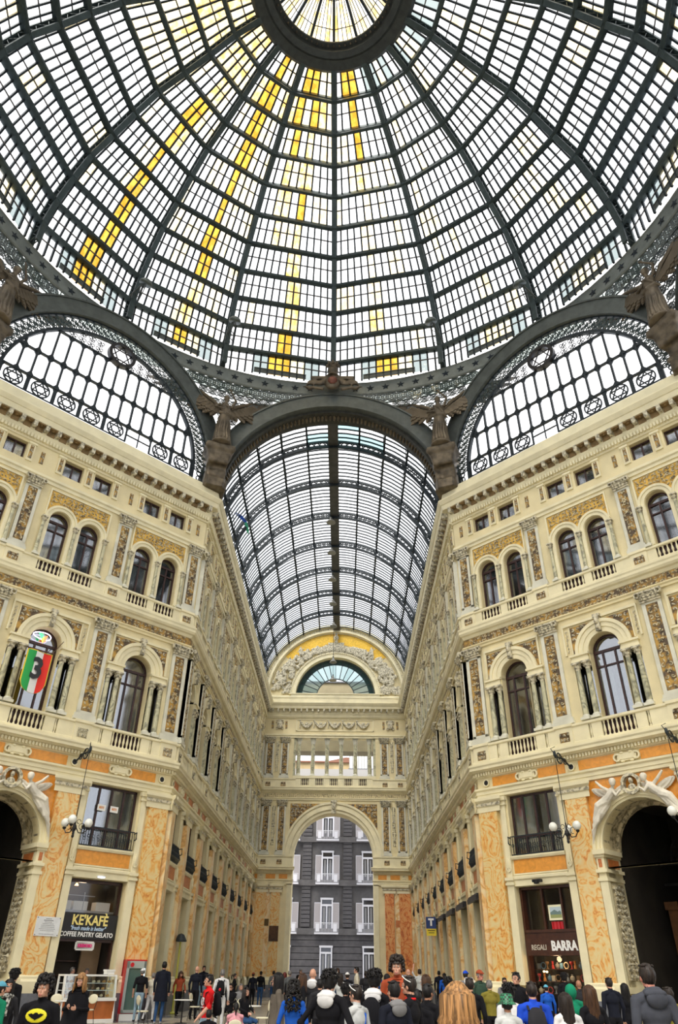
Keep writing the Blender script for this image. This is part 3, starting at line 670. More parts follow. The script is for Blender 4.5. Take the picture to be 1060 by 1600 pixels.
obj('dark_plate',M().box(-.42,.42,-.2,-.15,4.3,5.5),we,(EC-5.3,0,0),mats=mat('rusty_plate',(.10,.045,.02),.6,var=.5,scale=3))
# frieze panel with festoons
f=obj('frieze_panel',M().box(-4.1,4.1,-.06,0,23.2,23.28).box(-4.1,4.1,-.06,0,24.36,24.44).box(-4.1,-4.0,-.06,0,23.2,24.4).box(4.0,4.1,-.06,0,23.2,24.4),we,(EC,0,0),mats=stone2)
for i in range(5):
    x=-3.0+1.5*i; mm=M(); 
    for s_ in(0,.06,.12): mm.tube([(x-.62+.1*j+0,-.08-s_*.4,24.2-s_-.52*sin(PI*j/12.4)) for j in range(13)],[.05+.07*sin(PI*j/12) for j in range(13)],6)
    mm.ell((x,-.1,23.95),(.2,.07,.16),8,5); mm.tube([(x-.66,-.08,24.25),(x-.72,-.08,23.5)],.05,5); mm.ell((x-.69,-.08,24.28),(.09,.06,.09),6,4)
    obj('festoon',mm,f,mats=carv)
# loggia columns, balustrade
for i in range(6):
    c=obj('loggia_column',M().mat(1).box(-.3,.3,-.3,.3,18.0,18.75).lathe([(.26,18.75),(.26,18.85),(.2,18.95)],12).mat(0).lathe([(.2,18.9),(.21,19.8),(.18,21.9)],14).mat(1).lathe([(.18,21.9),(.2,21.95),(.24,22.2),(.3,22.4)],8).box(-.3,.3,-.3,.3,22.4,22.56),we,(EC-3.72+1.47*i,.35,0),mats=[mar_col,grey_st])
for sx in(-1,1): obj('loggia_half_column',M().box(-.12,.12,-.1,.4,18.66,22.56),we,(EC+sx*4.15,.2,0),mats=mar_col)
b=obj('balustrade',M().box(-4.2,4.2,-.16,0,18.42,18.66).box(-4.2,4.2,-.12,0,17.6,17.75),we,(EC,0,0),mats=stone2)
x=-4.2
for i in range(5): 
    c=-2.98+1.47*i; obj('pedestal_wall',M().box(x,c-.4,-.12,0,17.75,18.42),b,mats=stone2); x=c+.4
    obj('gap_shade_sheet',M().quad((c-.4,-.02,17.75),(c+.4,-.02,17.75),(c+.4,-.02,18.42),(c-.4,-.02,18.42)),b,mats=wood)  # shade behind the loggia balusters painted as a dark sheet
    for k in range(4): obj('baluster',baluster(.66),b,(c-.3+.2*k,-.07,17.76))
obj('pedestal_wall',M().box(x,4.2,-.12,0,17.75,18.42),b,mats=stone2)
# tympanum with fan window
RT=8.1; ZT=27.1
t=M(); n=40
for i in range(n):
    a,c=PI*i/n,PI*(i+1)/n
    t.quad((4.35*cos(a),0,ZT+4.35*sin(a)),(7.4*cos(a),0,ZT+7.4*sin(a)),(7.4*cos(c),0,ZT+7.4*sin(c)),(4.35*cos(c),0,ZT+4.35*sin(c)))
    t.quad((4.35*cos(a),0,ZT+4.35*sin(a)),(4.35*cos(a),1.0,ZT+4.35*sin(a)),(4.35*cos(c),1.0,ZT+4.35*sin(c)),(4.35*cos(c),0,ZT+4.35*sin(c)))
ty=obj('tympanum',t,we,(EC,.1,0),mats=stone)
obj('gold_mosaic',M().ring(0,ZT,7.15,1.25,-.03,0,24,R(38),R(142)),ty,mats=goldb)
obj('outer_archivolt',M().ring(0,ZT,8.15,.3,-.5,.3,40,0,PI).ring(0,ZT,7.85,.3,-.3,.2,40,0,PI).ring(0,ZT,7.55,.25,-.36,.1,40,0,PI).ring(0,ZT,7.3,.12,-.12,0,40,0,PI),ty,mats=stone2)
obj('inner_archivolt',M().ring(0,ZT,4.95,.18,-.2,0,36,0,PI).ring(0,ZT,4.77,.42,-.12,0,36,0,PI),ty,mats=stone2)
obj('bead_moulding',M().add(_beads(7.62,90,.06,-.4)).add(_beads(4.86,70,.05,-.22)),ty,(0,0,ZT),mats=carv)['kind']='stuff'
rn=random.Random(8)
st=M()
for i in range(420):        # stone masses of the relief landscape below the gold
    a=rn.uniform(.03,PI-.03); lim=7.1-1.5*sin(a)**2
    rr=rn.uniform(5.15,lim); s_=rn.uniform(.18,.38); st.ell((rr*cos(a),-.12,ZT+rr*sin(a)),(s_*.8,.2,s_*rn.uniform(.5,1.0)),7,5)
for a0 in (12,24,36,50,130,146,158,168):  # seated and standing figures
    a=R(a0); x=6.2*cos(a); z=ZT+6.2*sin(a); s_=.5
    st.ell((x,-.25,z+.62),(.13,.13,.16),8,6); limb(st,[(x,-.22,z+.38),(x+.05,-.22,z-.1)],[.2,.22],7)
    limb(st,[(x,-.25,z-.1),(x+.3*(1 if x<0 else -1),-.34,z-.22),(x+.32*(1 if x<0 else -1),-.25,z-.72)],[.15,.12,.08],6); limb(st,[(x-.15,-.25,z+.4),(x-.35,-.3,z+.1),(x-.1,-.36,z+.05)],[.08,.06,.05],6)
    limb(st,[(x+.15,-.25,z+.4),(x+.42,-.3,z+.55)],[.08,.05],6)
obj('figure_relief',fuse(st,'figure_relief',[carv],.06),ty)
cr_=M().box(-1.3,1.3,-.22,0,ZT+5.0,ZT+5.6).box(-.9,.9,-.26,0,ZT+5.6,ZT+6.05).box(-2.2,2.2,-.18,0,ZT+4.9,ZT+5.2).box(-.2,.2,-.35,0,ZT+6.0,ZT+6.25)
cr_.ell((0,-.3,ZT+6.6),(.3,.2,.35),8,6); cr_.ell((0,-.3,ZT+7.05),(.16,.16,.2),8,6)
obj('carved_pediment',cr_,ty,mats=carv)
fw=empty('window_1',(-7.5+EC,YE+.75,ZT),0,'half-round fan window with pale green panes at the far end',kind='structure')
obj('outer_glazed_band',M().ring(0,0,4.3,.6,-.01,.03,36,0,PI),fw,mats=mat('dark_teal_glass',(.02,.05,.05),.2,spec=.6)); obj('frame',M().ring(0,0,4.35,.16,-.05,.08,36,0,PI).ring(0,0,2.15,.1,-.05,.08,24,0,PI).box(-4.35,-2.05,-.05,.08,-.05,.08).box(2.05,4.35,-.05,.08,-.05,.08),fw,mats=iron)
for i in range(16):
    a,b_=PI*i/16,PI*(i+1)/16
    if i: obj('glazing_bar',M().bar((2.1*cos(a),0,2.1*sin(a)),(4.3*cos(a),0,4.3*sin(a)),.05,.08),fw,mats=iron2)
    obj('pane',M()._a([(r*cos(q),.04,r*sin(q)) for r,q in((2.1,a),(4.25,a),(4.25,b_),(2.1,b_))],[(0,1,2,3)]),fw,mats=glass('fan_glass_%d'%(i%3),[(.42,.53,.52),(.47,.58,.57),(.36,.48,.47)][i%3],.35,.03) if 'fan_glass_%d'%(i%3) not in MATS else MATS['fan_glass_%d'%(i%3)])
# ---------------------------------------------------------------- street beyond: grey rusticated palace
bd=empty('apartment_building',(0,75,0),0,'dark grey rusticated palace with white shuttered balcony windows seen through the arch','building')
bst=mat('grey_rusticated_stone',(.115,.11,.118),.8,var=.3,scale=2,bump=.3); bst2=mat('grey_smooth_stucco',(.14,.135,.14),.8,var=.25,scale=1.5)
xs=[-10.45,-5.65,-.95,3.85,8.6]
obj('wall',M().box(-13,12,.3,4,FL,22.6),bd,mats=bst2)
for i in range(9): obj('stone_course',M().box(-13,12,.0,.3,FL+.62*i+.03,FL+.62*(i+1)-.03),bd,mats=bst)
for z in(5.75,10.65,15.3,20): obj('string_course',M().box(-13,12,-.15,.3,z-.12,z+.08).box(-13,12,-.05,.3,z+.08,z+.5),bd,mats=bst2)
for xc in(-8.0,-3.4,1.44,6.2):
    for z0 in(6.4,11.2,15.9):
        for k in range(10): 
            if z0+.42*k+.36<z0+4.2: obj('quoin_block',cached('quoin',lambda:M().box(-.5,.5,-.0,.3,0,.34).mesh('quoin_block',[bst])),bd,(xc,0,z0+.42*k))
wsh=mat('white_painted_wood',(.72,.72,.78),.5); 
def louvre():
    m=M(); m.box(-.34,.34,-.02,.03,0,3.0)
    for k in range(28): m.box(-.28,.28,-.05,-.02,.12+.1*k,.17+.1*k)
    return m.mesh('shutter',[mat('grey_shutter',(.46,.43,.44),.6)])
for x in xs:
    for z0,h in((1.4,3.1),(5.81,3.4),(10.76,3.4),(15.4,3.2)):
        w=obj('window',cached(('fw',h),lambda:M().box(-.7,-.56,-.1,.2,0,h).box(.56,.7,-.1,.2,0,h).box(-.75,.75,-.14,.2,h-.1,h+.1).box(-.06,.06,-.05,.2,0,h*.8).box(-.6,.6,-.05,.2,h*.78,h*.84).mesh('window',[wsh])),bd,(x,.1 if z0>5 else -.12,z0))
        obj('pane',cached(('fp',h),lambda:M().quad((-.58,.1,0),(.58,.1,0),(.58,.1,h),(-.58,.1,h)).mesh('pane',[mat('dark_pane',(.03,.03,.04),.1,spec=.8)])),w)
        obj('curtain',cached(('fc',h),lambda:M().box(-.42,-.2,.06,.09,.8,h*.75).box(.2,.42,.06,.09,.8,h*.75).mesh('curtain',[mat('grey_curtain',(.25,.25,.26),.8)])),w)
        for sx in((-1,1) if z0>5 else ()):
            s_=obj('shutter',cached('louvre',louvre),w,(sx*1.06,-.02,0)); obj('shutter_frame',cached('shf',lambda:M().box(-.37,-.33,-.06,.04,0,3).box(.33,.37,-.06,.04,0,3).box(-.37,.37,-.06,.04,2.95,3.02).mesh('shutter_frame',[wsh])),s_)
        if z0>5:
            bl=obj('balcony',cached('balc',lambda:M().box(-1.35,1.35,-.9,.3,-.15,0).box(-1.3,1.3,-.88,-.84,.92,.97).mesh('balcony',[wsh])),bd,(x,0,z0))
            def bars():
                m=M()
                for k in range(21): m.box(-1.3+.13*k-.015,-1.3+.13*k+.015,-.87,-.84,0,.93)
                for sx in(-1,1): m.box(sx*1.0-.2,sx*1.0+.2,-.89,-.86,.1,.85)
                return m.mesh('railing',[wsh])
            obj('railing',cached('balbars',bars),bl)
obj('pale_parapet',M().box(-12.8,11.8,.8,4,22.6,23.9),bd,mats=mat('pale_grey_plaster',(.38,.37,.36),.8)); obj('attic_storey',M().box(-12.5,11.5,1.5,4,23.9,24.9),bd,mats=mat('ochre_plaster',(.52,.40,.22),.8,var=.25,scale=1))
obj('roof',M().poly([(-13,24.85),(0,24.85),(11.8,24.85),(11.8,25.0),(1.2,25.5),(-1.2,25.0),(-13,25.1)],1.2,4).box(-13,12,1.0,1.4,22.5,23.1),bd,mats=mat('roof_tile',(.25,.12,.08),.8))
obj('rooftop_skylight',M().box(1.6,5.2,1.0,3,24,26.1),bd,mats=mat('white_corrugated',(.75,.75,.72),.5))
obj('skylight_batten',M().add(_batt()),bd,mats=plinth)
tb=obj('rear_terrace_wall',M().box(EC-5,EC+5,7,9,23,31.0),we,mats=mat('brown_plaster',(.32,.28,.18),.8,var=.2,scale=1)); obj('terrace_parapet',M().box(EC-5.2,EC+5.2,6.8,9,31.0,31.15),tb,mats=plinth)

# ---------------------------------------------------------------- the great dome
DK=[(5.13,51.7),(6.9,51.35),(8.68,50.4),(10.5,49.55),(12.4,48.75),(13.98,47.3),(15.38,45.75),(16.8,44.35),(17.75,42.45),(18.5,40.45),(18.93,38.4),(18.87,36.45)]
base=[0,23.8,45,66.2]; ANG=[R(q*90+a) for q in range(4) for a in base]   # azimuth from +y clockwise
dome=empty('ceiling',(0,0,0),0,'glass and iron dome over the crossing',kind='structure')
def dp(k,a,dr=0): r,z=DK[k]; r0=math.hypot(r,z-33); return Vector(((r-dr*r/r0)*sin(a),(r-dr*r/r0)*cos(a),z-dr*(z-33)/r0))
for i,a in enumerate(ANG):
    m=M(); side=(cos(a),-sin(a),0)
    for k in range(11):
        for dr,w,h in((.05,.40,.14),(.66,.34,.12)):
            p,q=dp(k,a,dr),dp(k+1,a,dr); m.bar(p,q,w,h,(q-p).cross(Vector(side)))
        for s_ in(-1,1):
            o=Vector(side)*.12*s_; n=5
            P=[dp(k,a,.05).lerp(dp(k+1,a,.05),j/n)+o for j in range(n+1)]; Q=[dp(k,a,.62).lerp(dp(k+1,a,.62),j/n)+o for j in range(n+1)]
            for j in range(n): m.bar(P[j],Q[j+1],.03,.06,side) if j%2 else m.bar(Q[j],P[j+1],.03,.06,side)
        p=dp(k,a,.33); m.bar(dp(k,a,.0),dp(k,a,.75),.34,.12,(0,0,1)); 
    # web plate
    for k in range(11): m._a([tuple(dp(k,a,.05)),tuple(dp(k+1,a,.05)),tuple(dp(k+1,a,.28)),tuple(dp(k,a,.28))],[(0,1,2,3)])
    obj('dome_rib',m,dome,mats=iron)
for k in range(1,11):
    m=M()
    for i in range(16):
        a,b=ANG[i],ANG[(i+1)%16]
        if b<a: b+=2*PI
        d2=.45
        p,q=dp(k,a,.06),dp(k,b,.06); m.bar(p,q,.30,.26,(0,0,1)); p2,q2=dp(k,a,.06+d2)-Vector((0,0,.18)),dp(k,b,.06+d2)-Vector((0,0,.18)); m.bar(p2,q2,.2,.2,(0,0,1))
        n=14
        for j in range(n):
            u,v=j/n,(j+1)/n
            if j%2: m.bar(p.lerp(q,u),p2.lerp(q2,v),.035,.035)
            else: m.bar(p2.lerp(q2,u),p.lerp(q,v),.035,.035)
    obj('ring_purlin',m,dome,mats=iron)
def pane_mat(s,c,k):
    """sector s (0 right of the far rib, -1 left), column c 0..7 seen left to right, interval k"""
    rn=random.Random((s*131+c*17+k*7)&65535); left=s in(-1,-2,-3,-4)
    if s==-1 and c==4: return 3 if k in(0,1,4,9,10) else 2
    if s==-1 and c==2 and k<6: return 3 if k<3 else 2
    if s==-1 and c==3 and k in(0,10): return 3
    if s==-2 and (c==4 or (c==3 and k<3)): return 3 if k<8 or k==10 else 2
    if s==-2 and c==5 and k<7: return 1
    if s==-3 and c==4: return 3 if k>2 else 2
    if s==-3 and (c==3 and (k<2 or k>8) or c==5 and k<5): return 3 if k>8 else 2
    if s==-4 and c in(3,4) and k<3: return 2
    if s==0 and c in(2,4) and k==0: return 3
    if s==0 and c==3 and k in(1,2): return 3
    if s==0 and c==3: return 2 if k in(3,8) else (3 if k==10 else 1)
    if s==0 and c==4 and k==10: return 3
    if s==1 and c==4 and k==10: return 2
    if k==10: return [0,0,4,1,1,1,4,0][c]
    if left and k<2: return rn.choice([2,1,2,1,0])
    if left and k<4: return rn.choice([1,0,1,0])
    if k<1: return rn.choice([1,0,4,0])
    return 1 if rn.random()<.12 else 0
GM=[g_wh,g_cr,g_ye,g_am,g_gr]; NPAN=[5,6,8,9,10,12,13,14,14,15,15]
rest=M(); bars=M(); cross=M()
def sgn(i): return i if i<8 else i-16
for i in range(16):
    s=sgn(i); a,b=ANG[i],ANG[(i+1)%16]
    if b<a: b+=2*PI
    for k in range(11):
        n8=NPAN[k]
        for c in range(n8):
            P=[dp(k,a,0).lerp(dp(k,b,0),(c+e)/n8) for e in(0,1)]; Q=[dp(k+1,a,0).lerp(dp(k+1,b,0),(c+e)/n8) for e in(0,1)]
            mi=pane_mat(s,int((c+.5)*8/n8),k)
            vs=[P[0],P[1],Q[1],Q[0]]
            if (s in(-1,0) and 5<=k) or (s in(-2,1) and 8<=k): obj('pane',M()._a(vs,[(0,1,2,3)]),dome,mats=GM[mi])
            else: rest.mat(mi)._a(vs,[(0,1,2,3)])
            if c: bars.bar(P[0]-Vector((0,0,.05)),Q[0]-Vector((0,0,.05)),.11,.13)
        if k<11:
            for e in (.45,):
                p=dp(k,a,.04).lerp(dp(k+1,a,.04),e); q=dp(k,b,.04).lerp(dp(k+1,b,.04),e); cross.bar(p,q,.07,.06)
                for c in range(n8-1): 
                    t=p.lerp(q,(c+1)/n8); cross.box(t.x-.05,t.x+.05,t.y-.05,t.y+.05,t.z-.05,t.z+.05)
obj('pane_field',rest,dome,mats=GM)['kind']='stuff'
obj('glazing_bars',bars,dome,mats=iron2)['kind']='stuff'; obj('cross_bars',cross,dome,mats=mat('grey_pane_lap',(.13,.12,.11),.6))['kind']='stuff'
# oculus ring and lantern
oc=M(); N=48
prof=[(3.85,51.75),(3.85,51.2),(4.2,51.05),(4.35,51.15),(4.9,51.0),(5.15,51.25),(5.2,51.9),(4.3,52.2)]
oc.lathe(prof,N,cap=False); 
oc.lathe([(3.55,51.9),(3.55,51.75),(3.85,51.7),(3.9,51.95)],N,cap=False)
obj('oculus_ring',oc,dome,mats=mat('dark_oculus_iron',(.045,.05,.045),.55,.2,var=.3,scale=3))
rl=M()
for j in range(64): a=2*PI*j/64; rl.ell((3.7*sin(a),3.7*cos(a),51.62),(.07,.07,.12),5,3)
obj('oculus_cresting',rl,dome,mats=bronze)['kind']='stuff'
la=M(); lg=M(); lb=M()
for i,a in enumerate(ANG):
    b=ANG[(i+1)%16]; b=b if b>a else b+2*PI
    LP=[(3.75,52.1),(2.6,53.2),(1.3,54.2),(.35,54.8)]
    pt=lambda j,q:Vector((LP[j][0]*sin(q),LP[j][0]*cos(q),LP[j][1]))
    for j in range(3):
        la.bar(pt(j,a),pt(j+1,a),.16,.22); 
        for c in range(5):
            P=[pt(j,a).lerp(pt(j,b),(c+e)/5) for e in(0,1)]; Q=[pt(j+1,a).lerp(pt(j+1,b),(c+e)/5) for e in(0,1)]
            lg.mat([2,1,1,2,1,0][(c+i+j)%6])._a([P[0],P[1],Q[1],Q[0]],[(0,1,2,3)])
            if c: lb.bar(P[0]-Vector((0,0,.04)),Q[0]-Vector((0,0,.04)),.04,.05)
        lb.bar(pt(j,a).lerp(pt(j+1,a),.5),pt(j,b).lerp(pt(j+1,b),.5),.04,.04)
la.ell((0,0,54.75),(.5,.5,.2),12,6)
obj('lantern_ribs',la,dome,mats=iron2); obj('lantern_panes',lg,dome,mats=GM)['kind']='stuff'; obj('lantern_bars',lb,dome,mats=iron2)['kind']='stuff'
# star band
sb=M().lathe([(18.95,35.3),(18.87,35.3),(18.8,35.36),(18.87,35.42),(18.87,36.34),(18.78,36.4),(18.87,36.5),(19.1,36.5)],96,cap=False)
band=obj('star_band',sb,dome,mats=mat('star_band_paint',(.20,.22,.20),.5,.1,var=.2,scale=2)); obj('backing_glass',M().lathe([(19.0,34.4),(18.98,35.3)],96,cap=False),dome,mats=glass('obscured_glass',(.62,.68,.64),.3,.02))
def star():
    m=M(); P=[((.30 if j%2==0 else .125)*sin(PI*j/5),(.30 if j%2==0 else .125)*cos(PI*j/5)) for j in range(10)][::-1]
    vs=[(x,0,z) for x,z in P]+[(0,-.1,0)]; m._a(vs,[(j,(j+1)%10,10) for j in range(10)]); return m.mesh('star',[iron2])
NS=112
for j in range(NS):
    a=2*PI*(j+.5)/NS
    if cos(a)>-.2 and min(abs(a-q) for q in (0,PI*2))>R(3.4): obj('star',cached('star',star),band,(18.84*sin(a),18.84*cos(a),35.88),(0,0,-a))
# grey boards under the middle windows of each bay of the lowest ring
for i in range(16):
    a,b=ANG[i],ANG[(i+1)%16]; b=b if b>a else b+2*PI
    if cos(a)>-.3:
        p=dp(11,a,.05).lerp(dp(11,b,.05),.28); q=dp(11,a,.05).lerp(dp(11,b,.05),.75); u=Vector((0,0,.42)); obj('vent_board',M()._a([p,q,q+u,p+u],[(0,1,2,3)]).bar(p+u,q+u,.08,.06),dome,mats=steel)
# iron arches over the eight sides
def iron_arch(par,c,zs,ri,ro,w0=0,lod=0):
    o=obj('iron_arch',M().ring(0,zs,ro,.12,-.3,.2,44,0,PI).ring(0,zs,ro-.12,ro-.12-ri-.12,-.22,.1,44,0,PI).ring(0,zs,ri+.12,.12,-.34,.1,44,0,PI),par,(c,0,0),mats=steel)
    if zs>27:
        st=M()
        for q in(-1,1):
            a,b=sorted((q*ri,q*ro)); st.box(a,b,-.22,.1,26.7,zs)
        obj('stilt',st,o,mats=steel)
    return o
def soff(par,c,zs,r,dpt):
    m=M(); m.ring(0,zs,r+.25,.25,.1,dpt,44,0,PI); o=obj('arch_soffit',m,par,(c,0,0),mats=mat('dark_soffit_iron',(.05,.05,.04),.6,.2,var=.4,scale=3)); 
    k=M()
    for i in range(80):
        a=PI*(i+.5)/80; k.ell(((r-.03)*cos(a),dpt*.5,zs+(r-.03)*sin(a)),(.11,.35,.08),5,3)
    obj('soffit_leaves',k,o,mats=bronze)['kind']='stuff'
# side frames for the octagon: (origin, rotation, length)
V=[(7.5,A),(18.32,7.8),(18.32,-7.8),(7.5,-A),(-7.5,-A),(-18.32,-7.8),(-18.32,7.8),(-7.5,A)]
def side_frame(p,q,lbl):   # viewer inside, x from p to q (left to right)
    rz=math.atan2(q[1]-p[1],q[0]-p[0]); return rz,math.hypot(q[0]-p[0],q[1]-p[1])
sides=[(V[7],V[0]),(V[0],V[1]),(V[1],V[2]),(V[2],V[3]),(V[3],V[4]),(V[4],V[5]),(V[5],V[6]),(V[6],V[7])]
for j,(p,q) in enumerate(sides):
    rz,ln=side_frame(p,q,''); e=empty('arch_frame',(p[0],p[1],0),rz); e.parent=dome
    diag=j%2==1; zs=27.8 if diag else 26.65
    if diag: iron_arch(e,ln/2,zs,7.1,8.3)
    else: iron_arch(e,ln/2,zs,7.2,8.42); soff(e,ln/2,zs,7.0,1.3)
# lunette windows of the two diagonal sides
def lunette(p,q,lbl,num,gap):
    rz,ln=side_frame(p,q,''); w=empty('window_%d'%num,(p[0],p[1],0),rz,lbl,kind='structure'); c=ln/2; zs=27.8
    g=6.0; zb=27.3; m=M()
    ring_=obj('lace_band',M().ring(0,zs,7.12,.1,-.1,.1,40,0,PI).ring(0,zs,6.18,.18,-.12,.1,40,0,PI),w,(c,0,0),mats=iron2)
    sl_=M()
    for q in(-1,1):
        for r0,r1 in((7.02,7.12),(6.0,6.18)): a,b=sorted((q*r0,q*r1)); sl_.box(a,b,-.1,.1,26.7,zs)
        for k_ in range(3): sl_.ring(q*6.6,27.0+.36*k_,.2,.06,-.06,0,10)
    obj('stilt_lace',sl_,ring_,mats=iron2)
    def palm():
        q_=M(); q_.ring(0,.42,.19,.045,-.06,0,10); q_.ring(0,.12,.15,.04,-.06,0,10)
        for s_ in(-1,1): q_.tube([(s_*.04,-.03,0),(s_*.22,-.03,.3),(s_*.2,-.03,.62),(0,-.03,.86)],.03,4); q_.tube([(0,-.03,.1),(s_*.12,-.03,.5),(0,-.03,.8)],.022,4)
        q_.bar((0,-.03,0),(0,-.03,.9),.04,.04); return q_.mesh('palmette',[iron])
    n=46
    for i in range(n):
        a=PI*(i+.5)/n; obj('palmette',cached('palm',palm),ring_,(6.16*cos(a),0,zs+6.16*sin(a)),(0,-(a-PI/2),0))
    # mullions and transoms
    step=2*g/16
    for i in range(1,16):
        x=-g+step*i; zt=zs+math.sqrt(g*g-x*x); zt=min(zt,32.45) if abs(x)<4.2 else zt
        m.box(x-.055,x+.055,-.08,.06,zb+1.1,zt)
    for z in(30.22,32.45,28.4):
        h=math.sqrt(g*g-(z-zs)**2); m.box(-h,h,-.08,.06,z-.055,z+.055)
    # rounded corner gussets at crossings
    for i in range(1,16):
        x=-g+step*i
        for z in(30.22,32.45,28.4):
            if math.hypot(x,z-zs)<g-.1:
                for sx in(-1,1):
                    for sz in(-1,1):
                        if z>32 and sz>0: continue
                        if z<29 and sz<0: continue
                        m.poly([(x,z),(x+sx*.35,z),(x+sx*.2,z+sz*.08),(x+sx*.1,z+sz*.2),(x,z+sz*.42)][::(1 if sx*sz>0 else -1)],-.04,.04)
    obj('mullions',m,w,(c,0,0),mats=iron2)
    # bottom band of six-pointed star rings, two panes wide
    def hexa():
        q_=M(); q_.ring(0,.54,.53,.07,-.05,.02,20)
        for s_ in(0,1):
            P=[(.46*sin(2*PI*k/3+s_*PI),.54+.46*cos(2*PI*k/3+s_*PI)) for k in range(3)]
            for k in range(3): q_.bar((P[k][0],-.02,P[k][1]),(P[(k+1)%3][0],-.02,P[(k+1)%3][1]),.055,.06)
        for s_ in(-1,1): q_.bar((s_*.7,-.02,0),(s_*.7,-.02,1.1),.11,.05); q_.ring(s_*.72,1.0,.13,.05,-.04,.01,8)
        q_.box(-.74,.74,-.05,.02,.0,.05); return q_.mesh('star_ring',[iron2])
    for i in range(8):
        x=-g+step*(2*i+1)
        if i==gap: 
            obj('plain_bars',M().box(x-.74,x+.74,-.05,.02,.5,.56).box(x-.03,x+.03,-.05,.02,0,1.1),w,(c,0,zb),mats=iron2); continue
        obj('star_ring',cached('hexa',hexa),w,(c+x,0,zb))
    # scroll lattice in the crown plus medallion
    sc_=M(); rn=random.Random(3); x=-4.1
    while x<4.15:
        z=32.6
        while z<zs+math.sqrt(g*g-x*x)-.1:
            if math.hypot(x,z-33.1)>.95:
                e=M(); 
                for s_ in(-1,1): e.ring(s_*.13,.1,.12,.03,-.03,.01,8); e.ring(s_*.1,-.12,.08,.025,-.03,.01,7)
                e.bar((0,0,-.25),(0,0,.25),.035,.035); sc_.add(e,Matrix.Translation((x,0,z+.1)))
            z+=.5
        x+=.55
    obj('scroll_lattice',sc_,w,(c,0,0),mats=iron2)['kind']='stuff'
    md=M().ring(0,0,.88,.2,-.22,.1,28)
    for s_ in(0,1):
        P=[(.72*sin(2*PI*k/3+s_*PI),.72*cos(2*PI*k/3+s_*PI)) for k in range(3)]
        for k in range(3): md.bar((P[k][0],-.05,P[k][1]),(P[(k+1)%3][0],-.05,P[(k+1)%3][1]),.06,.06)
    obj('medallion',md,w,(c,-.1,33.1),mats=black)
    # panes
    for i in range(16):
        x0,x1=-g+step*i,-g+step*(i+1); 
        for z0,z1 in((zb,28.4),(28.4,30.22),(30.22,32.45),(32.45,34)):
            f=lambda x:zs+math.sqrt(max(0,g*g-x*x)); a,b=min(z1,f(x0)),min(z1,f(x1))
            if z1==34: a,b=f(x0),f(x1)
            if max(a,b)>z0+.02: obj('pane',M()._a([(x0,.07,z0),(x1,.07,z0),(x1,.07,max(b,z0)),(x0,.07,max(a,z0))],[(0,1,2,3)]),w,(c,0,0),mats=g_lu)
    obj('sill',M().box(-8.3,8.3,.1,.4,26.6,27.3),w,(c,0,0),mats=steel)
lunette(V[6],V[7],'left half-round iron lunette window with black star medallion',2,5)
lunette(V[0],V[1],'right half-round iron lunette window with black star medallion',3,3)
# spandrel lattices between arches and star band
def archz(x,ln,zs,ro): 
    d=abs(x-ln/2); return zs+math.sqrt(max(0,ro*ro-d*d))
def rosette():
    m=M().ring(0,0,.44,.08,-.03,.03,14).ring(0,0,.31,.045,-.03,.02,12).ring(0,0,.13,.08,-.04,.02,8)
    for k in range(8): a=PI*k/4; m.bar((.1*cos(a),0,.1*sin(a)),(.36*cos(a),0,.36*sin(a)),.05,.03); m.ring(.25*cos(a+PI/8),.25*sin(a+PI/8),.07,.025,-.02,.01,6)
    return m
ROS=rosette()
def spandrel(j):
    """vertex j between side (j) ending there and side j+1 starting there"""
    vx,vy=V[j]; av=math.atan2(vx,vy); m=M(); solid=M()
    def wallpt(a,which):  # intersection of direction a with octagon side
        p,q=sides[which]; d=(sin(a),cos(a)); ex,ey=q[0]-p[0],q[1]-p[1]; den=d[0]*ey-d[1]*ex; t=(p[0]*ey-p[1]*ex)/den; u=((t*d[0]-p[0])*ex+(t*d[1]-p[1])*ey)/math.hypot(ex,ey); return t,u,math.hypot(ex,ey)
    rows=[35.0-.62*r for r in range(9)]
    for ri,z in enumerate(rows):
        n=11
        for k in range(-n,n+1):
            off=(k+(.0 if ri%2==0 else .5))
            a=av+off*R(1.9)*1.0
            which=j if a<av else (j+1)%8
            t,u,ln=wallpt(a,which); diag=which%2==1; za=archz(u,ln,27.8 if diag else 26.65,8.3 if diag else 8.42)
            if z<za+.22: continue
            f=(z-za)/max(.3,35.3-za); rr=t+(18.95-t)*min(1,f); P=Vector((rr*sin(a),rr*cos(a),z))
            T=Matrix.Translation(P)@Matrix.Rotation(-a,4,'Z'); s_=.98 if ri==0 else .72
            m.add(ROS,T@Matrix.Scale(s_,4))
            if ri: 
                b=M().bar((-.34,0,-.31),(.34,0,.31),.06,.04).bar((-.34,0,.31),(.34,0,-.31),.06,.04); m.add(b,T)
            else: 
                b=M().bar((-.55,0,-.5),(-.55,0,.5),.05,.05).bar((.55,0,-.5),(.55,0,.5),.05,.05).bar((-.55,0,-.5),(.55,0,-.5),.06,.05); m.add(b,T)
    o=obj('spandrel_lattice',m,dome,mats=lace); o['kind']='stuff'
    # structural lattice bars radiating
    # bronze console under the statue
    e=empty('console',(vx-.6*sin(av),vy-.6*cos(av),0),-av); e.parent=dome
    c=M(); c.poly([(-.75,26.6),(.75,26.6),(.62,27.6),(.6,28.6),(.8,29.2),(.85,29.5),(-.85,29.5),(-.8,29.2),(-.6,28.6),(-.62,27.6)],-.35,.9)
    c.box(-.95,.95,-1.1,.6,29.35,29.6); c.poly([(-.6,28.2),(.6,28.2),(.85,29.4),(-.85,29.4)],-.9,-.3); c.box(-.5,.5,-.6,-.3,26.6,27.3)
    cc=fuse(c.add(rough_lumps(j)),'console_block',[bronze],.12); obj('console_block',cc,e)
